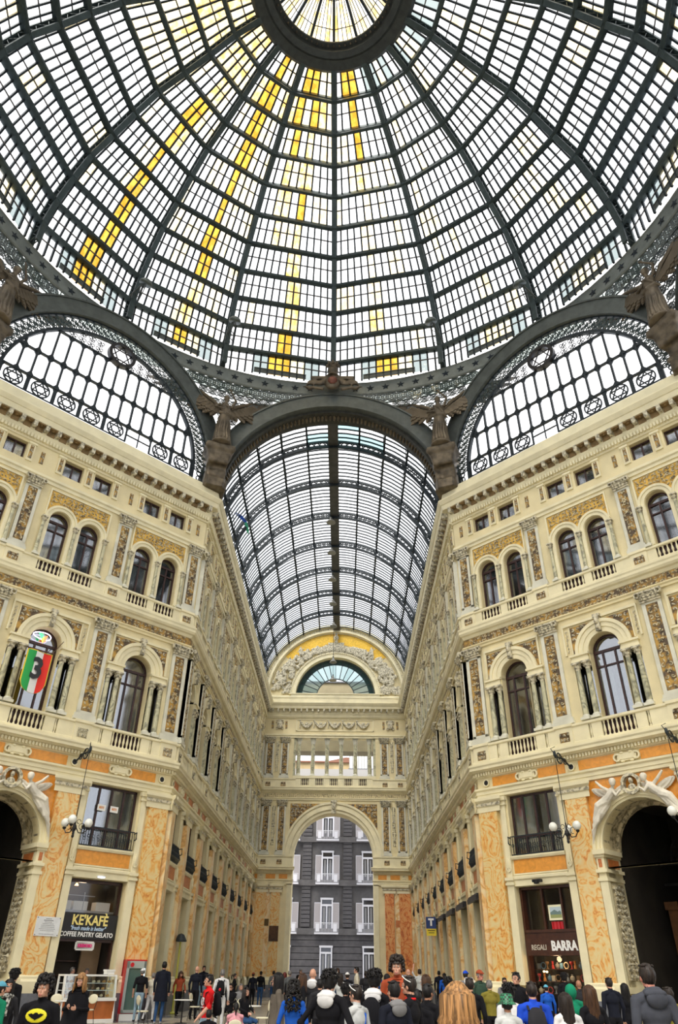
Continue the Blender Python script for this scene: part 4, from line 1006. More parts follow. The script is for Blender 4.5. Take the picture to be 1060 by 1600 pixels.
def rough_lumps(s):
    rn=random.Random(s); m=M()
    for i in range(30): x=rn.uniform(-.65,.65); z=rn.uniform(26.9,29.8); m.ell((x,-.38,z),(rn.uniform(.1,.22),.12,rn.uniform(.12,.3)),6,4)
    for i in range(8): m.ell((-.85+.24*i,-.95,29.3),(.16,.16,.14),6,4)
    return m
for j in (7,0,6,1,5,2): spandrel(j)
# mask emblem with crown over the near arch
em=M(); em.ell((0,-.35,35.7),(.55,.35,.55),12,8)
for s_ in(-1,1):
    for k in range(6): a=R(15+25*k); em.ell((s_*(.75*cos(a)+.15),-.3,35.7+.5*sin(a)-.1),(.34,.12,.16),6,4)
    em.ell((s_*1.3,-.25,35.9),(.5,.14,.22),8,5); em.tube([(s_*.6,-.3,35.2),(s_*1.3,-.3,35.35),(s_*2.1,-.25,35.5)],[.14,.1,.04],6); em.ring(s_*1.55,35.55,.3,.08,-.3,-.1,12)
em.ell((0,-.55,35.15),(.4,.25,.18),10,6); em.box(-1.5,1.5,-.35,0,36.2,36.45); em.lathe([(.5,36.4),(.3,36.7),(.42,37.0),(.25,37.3),(.35,37.6),(.15,37.9)],10,(0,-.2))
for k in range(8): a=PI*k/4; em.ell((.42*cos(a),-.2+.42*sin(a),37.55),(.1,.1,.22),6,4)
e_=obj('emblem',fuse(em,'emblem',[bronze],.06),dome,(0,A-.25,0)); 
obj('reddish_mask',M().ell((0,-.62,35.75),(.34,.16,.36),10,8),e_,mats=mat('red_bronze',(.20,.07,.045),.5,.3,var=.4,scale=6),smooth=True)
# floodlights on lattice brackets at the rib feet
for a,rr in((ANG[1],16.4),(ANG[2],16.9),(ANG[15],16.4),(ANG[14],16.9)):
    o=empty('floodlight',(0,0,0),-a); o.location=(rr*sin(a),rr*cos(a),38.6)
    tag(o,{1:'round floodlight on a lattice arm, inner right side of dome foot',2:'round floodlight on a lattice arm, outer right side of dome foot',15:'round floodlight on a lattice arm, inner left side of dome foot',14:'round floodlight on a lattice arm, outer left side of dome foot'}[ANG.index(a)],'floodlight','floodlights around the dome foot')
    obj('lamp_housing',M().add(M().lathe([(.0,-.2),(.3,-.15),(.4,.0),(.42,.12),(.0,.14)],16),Matrix.Rotation(R(200),4,'X')),o,mats=mat('floodlight_grey',(.12,.14,.13),.35,.4),smooth=True)
    m=M(); d=18.5-rr
    for s_ in(-1,1): m.bar((s_*.12,.2,0),(s_*.35,d,-.5),.05)
    m.bar((0,.2,.12),(0,d,.5),.05)
    for k in range(4): u=k/4; m.bar((-.12-.2*u,.2+(d-.2)*u,-.5*u),(.17+.2*u,.2+(d-.2)*(u+.2),-.5*(u+.2)),.03); m.bar((0,.2+(d-.2)*u,.1+.4*u),(.15+.2*u,.2+(d-.2)*(u+.2),-.5*(u+.2)),.03)
    obj('lattice_arm',m,o,mats=steel)
# ---------------------------------------------------------------- barrel vault of the arcade
va=empty('trim_1',(0,0,0),0,'glazed iron barrel vault over the arcade',kind='structure')
RV=8.1; ZV=26.9; pa=[R(a) for a in [90-3-14*k for k in range(6,0,-1)]]; 
ang=[R(3)]+[R(90-13.9*k) for k in range(6,0,-1) if 90-13.9*k>5]+[R(87.5)]
ang=ang+[PI-a for a in ang[::-1]]
vp=lambda a,y,r=RV:Vector((r*cos(a),y,ZV+r*sin(a)))
NBV=8; st_=LA/NBV
for k in range(NBV+1):
    y=A+st_*k+(.2 if k==0 else 0)-(.5 if k==NBV else 0)
    if k==NBV: continue
    m=M(); n=60
    if k==0: continue
    for j in range(n):
        a,b=PI*j/n,PI*(j+1)/n
        m.bar(vp(a,y,RV-.05),vp(b,y,RV-.05),.2,.13,(0,1,0)); m.bar(vp(a,y,RV-.55),vp(b,y,RV-.55),.2,.11,(0,1,0))
        m.bar(vp(a,y,RV-.05),vp(b,y,RV-.55),.06,.05,(0,1,0)); m.bar(vp(a,y,RV-.55),vp(b,y,RV-.05),.06,.05,(0,1,0))
    for a in ang[1:-1]: m.ell(vp(a,y,RV-.25),(.16,.09,.24),6,4)
    obj('truss_rib',m,va,mats=iron2)
for a in ang[1:-1]:
    m=M(); top=abs(a-PI/2)<R(4)
    if top: continue
    m.bar(vp(a,A,RV-.03),vp(a,YE,RV-.03),.14,.14); 
    for k in range(NBV):      # bowed tie under each purlin span
        P=[vp(a,A+st_*(k+j/6),RV-.05-.28*sin(PI*j/6)**1) for j in range(7)]; m.tube(P,.03,4)
        for j in range(1,6): m.bar(P[j],vp(a,A+st_*(k+j/6),RV-.03),.03,.03)
    obj('purlin',m,va,mats=iron2)
obj('ridge_beam',M().box(-.32,.32,A,YE,ZV+RV-.35,ZV+RV-.02).box(-.38,.38,A,YE,ZV+RV-.4,ZV+RV-.34),va,mats=mat('ridge_iron',(.085,.085,.08),.6,.2,var=.3,scale=2))
m=M(); NG=10
for k in range(NBV*NG):
    y=A+LA*k/(NBV*NG); n=26
    for j in range(n): a,b=R(2)+(PI-R(4))*j/n,R(2)+(PI-R(4))*(j+1)/n; m.bar(vp(a,y),vp(b,y),.085,.09,(0,1,0))
obj('glazing_bars',m,va,mats=iron2)['kind']='stuff'
fld=M(); VM=[g_wh,g_cr,g_te,g_ye]
for k in range(NBV*NG):
    y0,y1=A+LA*k/(NBV*NG),A+LA*(k+1)/(NBV*NG)
    for j,(a,b) in enumerate(zip(ang,ang[1:])):
        n=3; mi=0; rn=random.Random(k*31+j)
        if k<5: mi=1 if j<7 and rn.random()<.5 else (3 if j<4 and rn.random()<.3 else 0)
        if k in(8,9) and j in(5,6,8,7): mi=2
        if k in(5,6) and j in(6,): mi=2
        vs=[];fs=[]
        for i in range(n+1):
            q=a+(b-a)*i/n; vs+=[tuple(vp(q,y0,RV+.04)),tuple(vp(q,y1,RV+.04))]
        fs=[(2*i,2*i+1,2*i+3,2*i+2) for i in range(n)]
        if k<20: obj('pane',M()._a(vs,fs),va,mats=VM[mi])
        else: fld.mat(mi)._a(vs,fs)
obj('pane_field',fld,va,mats=VM)['kind']='stuff'
obj('vault_springer',M().box(7.7,8.3,A,YE,26.1,27.0).box(-8.3,-7.7,A,YE,26.1,27.0),va,mats=steel)
# ---------------------------------------------------------------- simple rear half of the crossing and side arms (out of view, closes the room)
bw=empty('wall_back',(0,0,0),0,'plain rear walls of the crossing',kind='structure')
m=M()
def wallseg(p,q,z1=26.0): m._a([(p[0],p[1],FL),(q[0],q[1],FL),(q[0],q[1],z1),(p[0],p[1],z1)],[(0,1,2,3)])
wallseg(V[2],V[3]); wallseg(V[4],V[5])
for (x,y),dx,dy in((V[1],14,0),(V[2],14,0),(V[5],-14,0),(V[6],-14,0),(V[3],0,-12),(V[4],0,-12)): wallseg((x,y),(x+dx,y+dy))
obj('rear_wall',m,bw,mats=stone)
# attic masonry behind the cornices
obj('attic_mass',M().add(M().box(0,L,.5,9,24,26.4),Matrix.Translation((7.5,A,0))@Matrix.Rotation(R(-45),4,'Z')).add(M().box(0,L,.5,9,24,26.4),Matrix.Translation((-7.5-L*S2,A-L*S2,0))@Matrix.Rotation(R(45),4,'Z')).box(8.0,16,A,YE,25,26.1).box(-16,-8.0,A,YE,25,26.1),bw,mats=stone)

# ---------------------------------------------------------------- shop fronts
def text(par,s,x,z,size,mt,y,font_w=1,shear=0,name='lettering',align='CENTER',bold=0,ext=.006,sp=1):
    cu=bpy.data.curves.new(name,'FONT'); cu.body=s; cu.size=size; cu.align_x=align; cu.align_y='CENTER'; cu.extrude=ext; cu.offset=bold; cu.shear=shear; cu.space_character=sp; cu.resolution_u=2
    o=bpy.data.objects.new('tmp',cu); COL.objects.link(o); bpy.context.view_layer.update()
    me=bpy.data.meshes.new_from_object(o.evaluated_get(bpy.context.evaluated_depsgraph_get())); bpy.data.objects.remove(o); me.name=name; me.materials.clear(); me.materials.append(mt)
    return obj(name,me,par,(x,y,z),(PI/2,0,0),(font_w,1,1))
yel=mat('cream_lettering',(.85,.72,.25),.5); wht=mat('white_lettering',(.85,.85,.85),.5); blu=mat('pale_blue_lettering',(.5,.65,.85),.5)
mag=mat('magenta_lettering',(.7,.03,.2),.5)
def glow(n,c,e): return mat(n,c,.5,emis=e)
warm=glow('warm_lamp',(1,.55,.18),6); coolw=glow('cool_lamp',(.75,.85,1),5)
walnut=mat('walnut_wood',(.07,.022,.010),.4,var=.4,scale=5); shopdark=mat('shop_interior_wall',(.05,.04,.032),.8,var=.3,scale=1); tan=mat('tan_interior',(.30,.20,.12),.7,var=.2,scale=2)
def shop_box(par,c,dep,wall,z1=5.0,mt2=None):
    m=M(); h=1.32; z0=FL
    m.quad((c-h,dep,z0),(c+h,dep,z0),(c+h,dep,z1),(c-h,dep,z1)); m.quad((c-h,.5,z0),(c-h,dep,z0),(c-h,dep,z1),(c-h,.5,z1)); m.quad((c+h,.5,z0),(c+h,.5,z1),(c+h,dep,z1),(c+h,dep,z0)); m.quad((c-h,.5,z1),(c+h,.5,z1),(c+h,dep,z1),(c-h,dep,z1))
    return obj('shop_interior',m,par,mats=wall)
# cafe in the bay of the left facade nearest the arcade (wall frame, x = L-2.8)
cx=L-2.8
sf=obj('shop_front',M().box(cx-1.3,cx-1.22,.3,.45,FL,5.02).box(cx+1.22,cx+1.3,.3,.45,FL,5.02).box(cx-1.3,cx+1.3,.3,.45,4.92,5.03).box(cx-1.3,cx+1.3,.3,.42,2.78,2.88),wl,mats=wood)
shop_box(wl,cx,1.55,shopdark)
obj('glazing',M().quad((cx-1.25,.36,3.8),(cx+1.25,.36,3.8),(cx+1.25,.36,4.95),(cx-1.25,.36,4.95)),sf,mats=g_shop)
obj('side_panel',M().box(cx+.35,cx+1.2,1.1,1.2,FL,2.8),sf,mats=tan); obj('back_shelf',M().box(cx-1.1,cx+.3,1.3,1.5,1.6,1.64).box(cx-1.1,cx+.3,1.3,1.5,2.1,2.14).box(cx-1.1,cx+.3,1.3,1.5,1.1,1.14),sf,mats=walnut)
for x in(-1.05,-.3,.75):
    b_=obj('white_box',M().box(-.33,.33,-.2,.2,0,.34),None,mats=white); b_.parent=None
    b_.matrix_world=Matrix.Translation(wl.location)@Matrix.Rotation(R(45),4,'Z')@Matrix.Translation((cx+x,.9,3.92)); tag(b_,{-1.05:'white box above the cafe sign, nearest the portal',-.3:'white box above the cafe sign, middle of the three',.75:'white box above the cafe sign, nearest the arcade corner'}[x],'box','white boxes on the shelf above the cafe sign')
obj('display_ledge',M().box(cx-1.25,cx+1.25,.6,1.3,3.84,3.92).box(cx-1.1,cx-1.07,.7,.73,3.9,4.6).box(cx-.2,cx-.17,.7,.73,3.9,4.6).box(cx-1.1,cx+.3,.7,.73,4.45,4.48),sf,mats=mat('steel_shelf',(.3,.3,.3),.3,.6))
obj('spot_lamp',M().lathe([(.03,0),(.09,-.1),(.0,-.1)],8,(cx-.5,1.0)),sf,(0,0,4.95),mats=warm)
WL=Matrix.Translation(wl.location)@Matrix.Rotation(R(45),4,'Z'); WR=Matrix.Translation(wr.location)@Matrix.Rotation(R(-45),4,'Z')
def place(o,W,x,y,z,rz=0): o.matrix_world=W@Matrix.Translation((x,y,z))@Matrix.Rotation(rz,4,'Z'); return o
sg=place(empty('cafe_sign',label='black cafe sign reading KE\'KAFÈ over the pastry shop',cat='sign'),WL,cx-.02,.22,3.33)
obj('board',M().box(-1.3,1.3,0,.07,-.45,.45),sg,mats=black); text(sg,"KE'KAFÈ",.05,.2,.50,yel,-.01,.9,bold=.014); text(sg,'"fresh made is better"',.0,-.08,.21,blu,-.01,.86,shear=.3,bold=.004); text(sg,'COFFEE PASTRY GELATO',0,-.3,.235,wht,-.01,.9,bold=.006)
s2=place(empty('hanging_sign',label='small white sign with magenta lettering under the cafe sign',cat='sign'),WL,cx-.02,.2,2.64)
b=M(); b.box(-.42,.42,0,.05,-.12,.12).box(-.38,.38,0,.05,-.16,.16); obj('board',b,s2,mats=white); text(s2,'KREMOSO',0,0,.15,mag,-.01,.9,bold=.01)
dl=place(empty('strip_lamp',label='small glowing oval lamp above the cafe opening',cat='lamp'),WL,cx-.05,-.2,5.12); obj('housing',M().ell((0,0,.03),(.22,.09,.05),12,6),dl,mats=white); obj('bulb',M().ell((0,-.02,0),(.18,.07,.03),12,5),dl,mats=coolw)
# marble plaque
pq=place(empty('wall_plaque',label='white marble plaque with engraved lines on the veined pier left of the cafe',cat='plaque'),WL,L-4.78,-.23,3.23)
obj('slab',M().box(-.5,.5,0,.04,-.33,.33),pq,mats=mat('white_marble',(.72,.74,.76),.3,var=.1,scale=4))
tx=mat('engraved_grey',(.16,.16,.18),.7)
for i,(w_,h_) in enumerate(((.24,.02),(.40,.03),(.3,.018),(.46,.016),(.56,.016),(.56,.016),(.68,.016),(.56,.016),(0,0),(.6,.016))):
    m=M(); x=-w_/2; rq=random.Random(i)
    while x<w_/2-.01: e=rq.uniform(.02,.05); m.box(x,min(x+e,w_/2),-.004,.001,.26-.058*i-h_/2,.26-.058*i+h_/2); x+=e+.012
    if w_: obj('engraved_line',m,pq,mats=tx)['kind']='stuff'
for sx in(-1,1):
    for sz in(-1,1): obj('stud',M().ell((sx*.46,-.01,sz*.29),(.02,.015,.02),6,4),pq,mats=wood)
# gift shop in the right facade
cr_=2.8
rf=obj('shop_front',M().box(cr_-1.3,cr_-1.2,.2,.5,FL,5.02).box(cr_+1.2,cr_+1.3,.2,.5,FL,5.02).box(cr_-1.3,cr_+1.3,.2,.5,4.94,5.03).box(cr_-1.2,cr_+1.2,.2,.3,3.12,3.4).box(cr_-1.2,cr_+1.2,.16,.3,3.34,3.44).box(cr_-.35,cr_-.27,.3,.4,3.4,5).box(cr_+.55,cr_+.63,.3,.4,3.4,5),wr,mats=walnut)
shop_box(wr,cr_,1.55,shopdark); obj('glazing',M().quad((cr_-1.2,.42,3.44),(cr_+1.2,.42,3.44),(cr_+1.2,.42,4.95),(cr_-1.2,.42,4.95)).quad((cr_-1.2,.42,FL),(cr_+1.2,.42,FL),(cr_+1.2,.42,2.5),(cr_-1.2,.42,2.5)),rf,mats=g_shop)
s3=place(empty('shop_sign',label='dark walnut fascia sign reading REGALI BARRA',cat='sign'),WR,cr_,.12,2.82); obj('board',M().box(-1.25,1.25,0,.1,-.3,.3),s3,mats=walnut)
text(s3,'REGALI',-.62,-.02,.26,mat('dim_lettering',(.55,.5,.42),.5),-.01,.85,bold=.004); text(s3,'BARRA',.55,.02,.46,wht,-.01,.82,bold=.02)
po=place(empty('framed_picture',label='framed landscape picture with cream mount in the upper shop window',cat='picture'),WR,cr_+.25,.34,4.05); obj('mount',M().box(-.34,.34,0,.03,-.28,.28),po,mats=mat('cream_mount',(.85,.83,.6),.6)); obj('landscape',M().mat(0).box(-.26,.26,-.01,0,.0,.2).mat(1).box(-.26,.26,-.01,0,-.08,.0).mat(2).box(-.26,.26,-.01,0,-.2,-.08).mat(1).poly([(-.26,0),(-.05,.1),(.1,.02),(.2,.06),(.26,0)],-.012,0),po,mats=[mat('print_sky',(.5,.62,.7),.6),mat('print_hill',(.16,.24,.24),.6),mat('print_field',(.30,.34,.14),.6)])
rb=place(empty('red_drape',label='crimson cloth hanging below the framed picture',cat='cloth'),WR,cr_+.25,.4,3.52); m=M(); 
for i in range(12): x=-.3+.05*i; m.quad((x,.02*sin(i*2),-.18+.02*abs(6-i)),(x+.05,.02*sin(i*2+2),-.18+.02*abs(5-i)),(x+.05,.02*sin(i*2+2),.2),(x,.02*sin(i*2),.2))
obj('cloth',m,rb,mats=red)
wm=place(empty('wall_spotlight',label='black spotlight over the gift shop opening',cat='lamp'),WR,cr_-.05,-.28,5.2); obj('housing',M().box(-.2,.2,-.12,.08,-.06,.05).lathe([(.0,-.14),(.11,-.12),(.13,0)],8,(.0,-.1)),wm,mats=black); obj('arm',M().bar((0,0,0),(0,.28,.08),.04),wm,mats=black)
# goods in the gift shop window: trinkets on shelves
rn=random.Random(21); cols=[mat('trinket_cream',(.6,.5,.32),.5),mat('trinket_brown',(.25,.13,.05),.5),mat('trinket_red',(.55,.04,.04),.5),mat('trinket_orange',(.7,.25,.05),.5),mat('trinket_grey',(.3,.3,.28),.4,.3),mat('trinket_blue',(.12,.25,.35),.5)]
obj('window_shelf',M().box(cr_-1.2,cr_+1.2,.5,.9,1.2,1.23).box(cr_-1.2,cr_+1.2,.5,.9,1.62,1.65).box(cr_-1.2,cr_+1.2,.5,.9,2.04,2.07),rf,mats=walnut)
def trinket(k):
    m=M()
    if k==0: m.lathe([(.05,0),(.09,.06),(.1,.14),(.03,.2),(.045,.24)],10)
    elif k==1: m.lathe([(.07,0),(.03,.03),(.02,.12),(.08,.2),(.075,.26),(.0,.27)],10)
    elif k==2: m.box(-.07,.07,-.02,.02,0,.2).box(-.055,.055,-.03,.0,.02,.18)
    elif k==3: m.lathe([(.06,0),(.065,.03),(.05,.12),(.02,.15)],8); m.ell((0,0,.2),(.045,.045,.06),8,6); m.ell((0,0,.26),(.06,.06,.02),8,4)
    else: m.ring(0,.12,.12,.03,-.02,.02,14); m.lathe([(.07,0),(.05,.02),(.02,.03)],8)
    return m.mesh('trinket',[cols[0]])
for lv,z in enumerate((1.23,1.65,2.07)):
    for i in range(11):
        cb=(i*7+lv*11)%30; k=cb%5; o=obj('trinket',cached(('trk',k),lambda:trinket(k)),None); place(o,WR,cr_-1.08+.215*i,.66+rn.uniform(-.05,.05),z,rn.uniform(-.3,.3)); o.material_slots[0].link='OBJECT'; o.material_slots[0].material=cols[cb//5]
        tag(o,o.material_slots[0].material.name.replace('trinket_','')+' '+['vase','goblet','plaque','figurine','ring stand'][k]+' ornament on the '+['bottom','middle','top'][lv]+' shelf of the gift shop window','ornament','souvenirs in the gift shop window')
for i,(x,z) in enumerate(((-.75,1.98),(.05,1.1),(.85,1.15),(-.62,1.97))): 
    o=obj('shop_bulb',M().ell((0,0,0),(.05,.05,.035),8,5),rf,(cr_+x,.48,z),mats=glow('shop_bulb_glow',(1,.72,.3),8))
pl=bpy.data.lights.new('shop_light','POINT'); pl.energy=26; pl.color=(1,.65,.35); pl.shadow_soft_size=.15; po_=bpy.data.objects.new('shop_light',pl); COL.objects.link(po_); po_.matrix_world=WR@Matrix.Translation((cr_,.35,2.4))
pl=bpy.data.lights.new('cafe_light','POINT'); pl.energy=16; pl.color=(1,.75,.5); pl.shadow_soft_size=.15; po_=bpy.data.objects.new('cafe_light',pl); COL.objects.link(po_); po_.matrix_world=WL@Matrix.Translation((cx-.3,.9,4.8))
# notices in the window over the cafe
for i,x in enumerate((-.35,.28)):
    n_=place(empty('paper_notice',label=('left' if i==0 else 'right')+' white paper notice with orange lettering in the window over the cafe',cat='notice',group='paper notices over the cafe'),WL,cx+x-.1,.16,7.9); obj('sheet',M().box(-.2,.2,0,.005,-.13,.13),n_,mats=white); text(n_,'em',0,.02,.2,mat('orange_ink',(.6,.22,.03),.6),-.003,1,bold=.006,ext=.001)
# pennant, neon emblem
pn=place(empty('pennant',label='shield-shaped green white and red pennant with black 3 and gold fringe',cat='pennant'),WL,L-8.13,-1.05,12.7); pn.scale=(1.25,1,1.3)
g_=mat('pennant_green',(.02,.32,.07),.7); wc=mat('pennant_white',(.8,.8,.8),.7); rc=mat('pennant_red',(.75,.03,.02),.7); gf=mat('gold_fringe',(.75,.55,.05),.6)
def shz(x,w=.42,h=1.35): t=abs(x)/w; return -h*.5-(.5*h)*(1-t**2.2)**.5*.55+.25
def sh_m(w0,w1,w=.42,top=.62,y0=-.01,y1=.0):
    m=M(); n=8
    for i in range(n):
        a=w0+(w1-w0)*i/n; b=w0+(w1-w0)*(i+1)/n; wv=lambda x:.05*sin(x*7)
        m._a([(a,y0+wv(a),shz(a,w)),(b,y0+wv(b),shz(b,w)),(b,y0+wv(b),top),(a,y0+wv(a),top)],[(0,1,2,3)])
    return m
obj('fringe',sh_m(-.46,.46,.4601,.66,.02),pn,mats=gf); obj('green_field',sh_m(-.42,-.14,.4201),pn,mats=g_); obj('white_field',sh_m(-.14,.14,.4201),pn,mats=wc); obj('red_field',sh_m(.14,.42,.4201),pn,mats=rc)
text(pn,'3',0,.0,1.0,black,-.07,.9,bold=.03); obj('pole',M().tube([(-.5,0,.68),(.5,0,.68)],.025,6).tube([(.42,0,.68),(1.0,.9,1.5)],.015,5),pn,mats=walnut)
ne=place(empty('neon_emblem',label='glowing oval neon emblem in the arched window above the pennant',cat='sign'),WL,L-7.75,.2,14.72)
obj('white_tube',M().tube([(.42*cos(a)-.05*cos(2*a),0,.17*sin(a)+.05) for a in [2*PI*i/28 for i in range(28)]],.022,5,True),ne,mats=glow('neon_violet',(.85,.75,1),4)); obj('green_tube',M().poly([(-.25,.18),(-.05,-.12),(.02,.12)],-.03,0),ne,mats=glow('neon_green',(.1,.8,.25),1.6)); obj('red_tube',M().poly([(.02,-.28),(.16,-.2),(.2,.12),(.06,.05)],-.03,0),ne,mats=glow('neon_red',(1,.25,.1),1.6)); obj('yellow_tube',M().poly([(-.05,-.12),(.04,-.3),(.07,.05)],-.03,0),ne,mats=glow('neon_yellow',(1,.8,.1),1.6))
# globe lamps hung on long cables from iron brackets
def chandelier(W,x,lbl):
    t=place(empty('globe_lantern',label=lbl,cat='lamp',group='three-globe lanterns hung from wall brackets'),W,x,-1.25,6.75)
    m=M(); m.tube([(0,0,-.3),(0,0,.35)],[.05,.03],8); m.ell((0,0,-.05),(.1,.1,.14),8,6); m.ell((0,0,-.36),(.06,.06,.08),8,5)
    for k in range(3):
        a=R(90+120*k+20); c,s_=cos(a),sin(a); m.tube([(c*r,s_*r,z) for r,z in((.05,.0),(.2,-.22),(.42,-.22),(.55,-.05))],.022,5); 
        m.tube([(c*(.3+.12*cos(q)),s_*(.3+.12*cos(q)),.02+.12*sin(q)) for q in [6.28*i/10 for i in range(9)]],.016,4); m.tube([(c*(.14+.08*cos(q)),s_*(.14+.08*cos(q)),.2+.08*sin(q)) for q in [6.28*i/10 for i in range(9)]],.014,4)
        m.lathe([(.04,-.08),(.09,-.02),(.05,.02)],8,(c*.55,s_*.55))
    fr=obj('scroll_frame',m,t,mats=black)
    for k in range(3): a=R(90+120*k+20); obj('glass_globe',cached('globe',lambda:M().ell((0,0,0),(.17,.17,.18),16,10).mesh('glass_globe',[mat('opal_glass',(.80,.82,.78),.15,spec=.6)],True)),t,(.55*cos(a),.55*sin(a),.18))
    obj('cable',M().tube([(0,0,.35),(0,0,3.0)],.016,5),t,mats=black)
    b=M(); b.tube([(0,0,3.0),(0,.6,3.05),(0,1.2,2.8)],.04,6); b.tube([(0,.35+.22*cos(q),3.0+.22*sin(q)) for q in [6.28*i/14 for i in range(14)]],.03,5,True); b.tube([(0,.8+.12*cos(q),2.95+.12*sin(q)) for q in [6.28*i/12 for i in range(12)]],.025,5,True); b.ell((0,0,3.12),(.07,.07,.15),8,5); b.tube([(0,0,3.1),(-.1,-.1,3.35),(0,.1,3.45)],.02,4)
    for k in range(5): b.bar((0,.35,3.0),(0,.35+.2*cos(1.25*k),3.0+.2*sin(1.25*k)),.02)
    obj('wall_bracket',b,t,mats=iron2); return t
chandelier(WL,L-5.0,'three-globe lantern hung on a cable in front of the left facade'); chandelier(WR,5.0,'three-globe lantern hung on a cable in front of the right facade'); chandelier(WR,9.95,'three-globe lantern beyond the right portal, cut by the frame edge')
# bell lamps on rods under the vault ridge
for i,(y,z) in enumerate(((32.9,34.1),(37.7,33.9),(42.5,33.7),(47.3,33.5),(52.1,33.2),(54.0,29.9),(54.6,28.1))):
    nm=['first','second','third','fourth','fifth','sixth','seventh'][i]
    t=empty('pendant_lamp',(-.3,y,z),0,nm+' bell-shaped grey pendant lamp down the vault ridge, counted from the crossing','lamp','bell lamps down the vault ridge')
    obj('shade',cached('bell',lambda:M().lathe([(.05,.35),(.1,.3),(.14,.12),(.36,-.12),(.4,-.2),(.32,-.2)],14).mesh('shade',[mat('lamp_grey',(.22,.22,.2),.4,.4)],True)),t); obj('rod',M().tube([(0,0,.3),(0,0,34.95-z)],.02,5),t,mats=iron2); obj('cap',M().ell((0,0,.42),(.08,.08,.08),8,5),t,mats=iron2)
bn=empty('tangled_flags',(-6.95,27.6,30.6),R(60),'blue and green scraps of cloth caught on the vault ironwork at left','cloth'); obj('blue_cloth',M().tube([(-.9,0,.2),(-.2,.05,.28),(.5,0,.1)],[.12,.18,.1],6,flat=.4),bn,mats=mat('blue_cloth',(.02,.08,.45),.8)); obj('green_cloth',M().tube([(.45,0,.12),(.7,.05,-.3),(.9,0,-.7)],[.1,.16,.05],6,flat=.4),bn,mats=mat('green_cloth',(.05,.35,.2),.8))
# tobacco sign on the right arcade wall
ts=empty('tobacco_sign',(6.4,32.9,4.35),0,'blue projecting T sign with yellow panel on the right arcade wall','sign'); obj('blue_panel',M().box(-.3,.3,-.06,.06,-.12,.5),ts,mats=mat('sign_blue',(.015,.04,.16),.4)); obj('yellow_panel',M().box(-.3,.3,-.06,.06,-.5,-.14),ts,mats=mat('sign_yellow',(.75,.58,.04),.4)); text(ts,'T',0,.2,.5,wht,-.07,1,bold=.03); obj('arm',M().bar((.3,0,.4),(1.0,0,.4),.04),ts,mats=black); obj('dark_rule',M().box(-.22,.22,-.07,-.06,-.24,-.2).box(-.18,.18,-.07,-.06,-.36,-.33),ts,mats=black)
# arcade shop fronts
gr_gl=mat('greenish_shop_glass',(.10,.17,.15),.1,spec=.8,var=.4,scale=.6); lou=mat('louvre_grey',(.10,.105,.10),.5)
for par,off in((al,0),(ar,3)):
    for k in range(NB):
        c=LA/NB*(k+.5); 
        f=obj('shop_front',cached('sfr',lambda:M().box(-1.3,-1.2,0,.12,FL,5.0).box(1.2,1.3,0,.12,FL,5.0).box(-1.3,1.3,0,.12,4.9,5.02).box(-1.3,1.3,0,.12,3.2,3.32).box(-.05,.05,0,.12,FL,3.2).mesh('shop_front',[wood])),par,(c,.35,0))
        if off==0: obj('louvre_panel',cached('lou',lambda:(lambda m:[m.box(-1.2,1.2,.02,.08,3.36+.1*i,3.42+.1*i) for i in range(15)] and m.mesh('louvre_panel',[lou]))(M())),f)
        obj('pane',cached(('sp',off),lambda:M().box(-1.2,1.2,.09,.1,FL,3.2).box(-1.2,1.2,.09,.1,3.32,4.9).mesh('pane',[gr_gl if off==0 else mat('dark_shop_glass',(.02,.018,.016),.12,spec=.7)])),f)
        if off and k>3: obj('awning_box',cached('awb',lambda:M().box(-1.3,1.3,-.75,.0,4.78,4.98).box(-1.3,1.3,-.8,-.7,4.7,4.9).mesh('awning_box',[black])),f)
# green-hooded lamp, small arm sign on the left corner
sl=empty('street_lamp',(-7.0,23.2,FL),0,'slim yellow-green post lamp with dark hood by the left arcade wall','lamp'); obj('post',M().tube([(0,0,0),(0,0,2.9)],.045,8).ell((0,0,.05),(.16,.16,.07),10,5),sl,mats=mat('yellow_green_paint',(.45,.45,.08),.5)); obj('hood',M().lathe([(.0,3.25),(.14,3.2),(.3,2.95),(.3,2.9),(.0,2.92)],12),sl,mats=iron2)
# ---------------------------------------------------------------- cafe floor: fridge, pastry counter, tables, chairs
fg=empty('drinks_fridge',(-10.2+.55,17.05,FL),R(28),'red upright drinks fridge with glowing white door frame beside the corner pier','fridge')
fg.location=(-7.72,17.78,FL)
obj('cabinet',M().box(-.42,.42,-.35,.4,0,2.05),fg,mats=red); obj('door_frame',M().box(-.4,-.3,-.42,-.35,.25,2.0).box(.3,.4,-.42,-.35,.25,2.0).box(-.4,.4,-.42,-.35,1.75,2.0).box(-.4,.4,-.42,-.35,.25,.35),fg,mats=mat('fridge_silver',(.45,.5,.5),.3,.4)); obj('glass_door',M().box(-.3,.3,-.38,-.36,.35,1.75),fg,mats=gr_gl)
obj('light_strip',M().box(.3,.35,-.44,-.42,.4,1.75),fg,mats=glow('fridge_light',(.7,.95,1),1.5)); obj('kick_panel',M().box(-.42,.42,-.4,.4,0,.22),fg,mats=white); obj('round_badge',M().ring(-.2,1.87,.08,.079,-.45,-.42,16),fg,mats=red)
for j in range(4):
    for i in range(5):
        o=obj('drink_bottle',cached('bot',lambda:M().lathe([(.04,0),(.042,.15),(.02,.21),(.02,.25)],8).mesh('drink_bottle',[red])),fg,(-.22+.11*i,-.2,.42+.34*j)); 
cc=place(empty('pastry_counter',label='white-framed glass pastry display counter in front of the cafe',cat='counter'),WL,cx-.35,-1.3,FL)
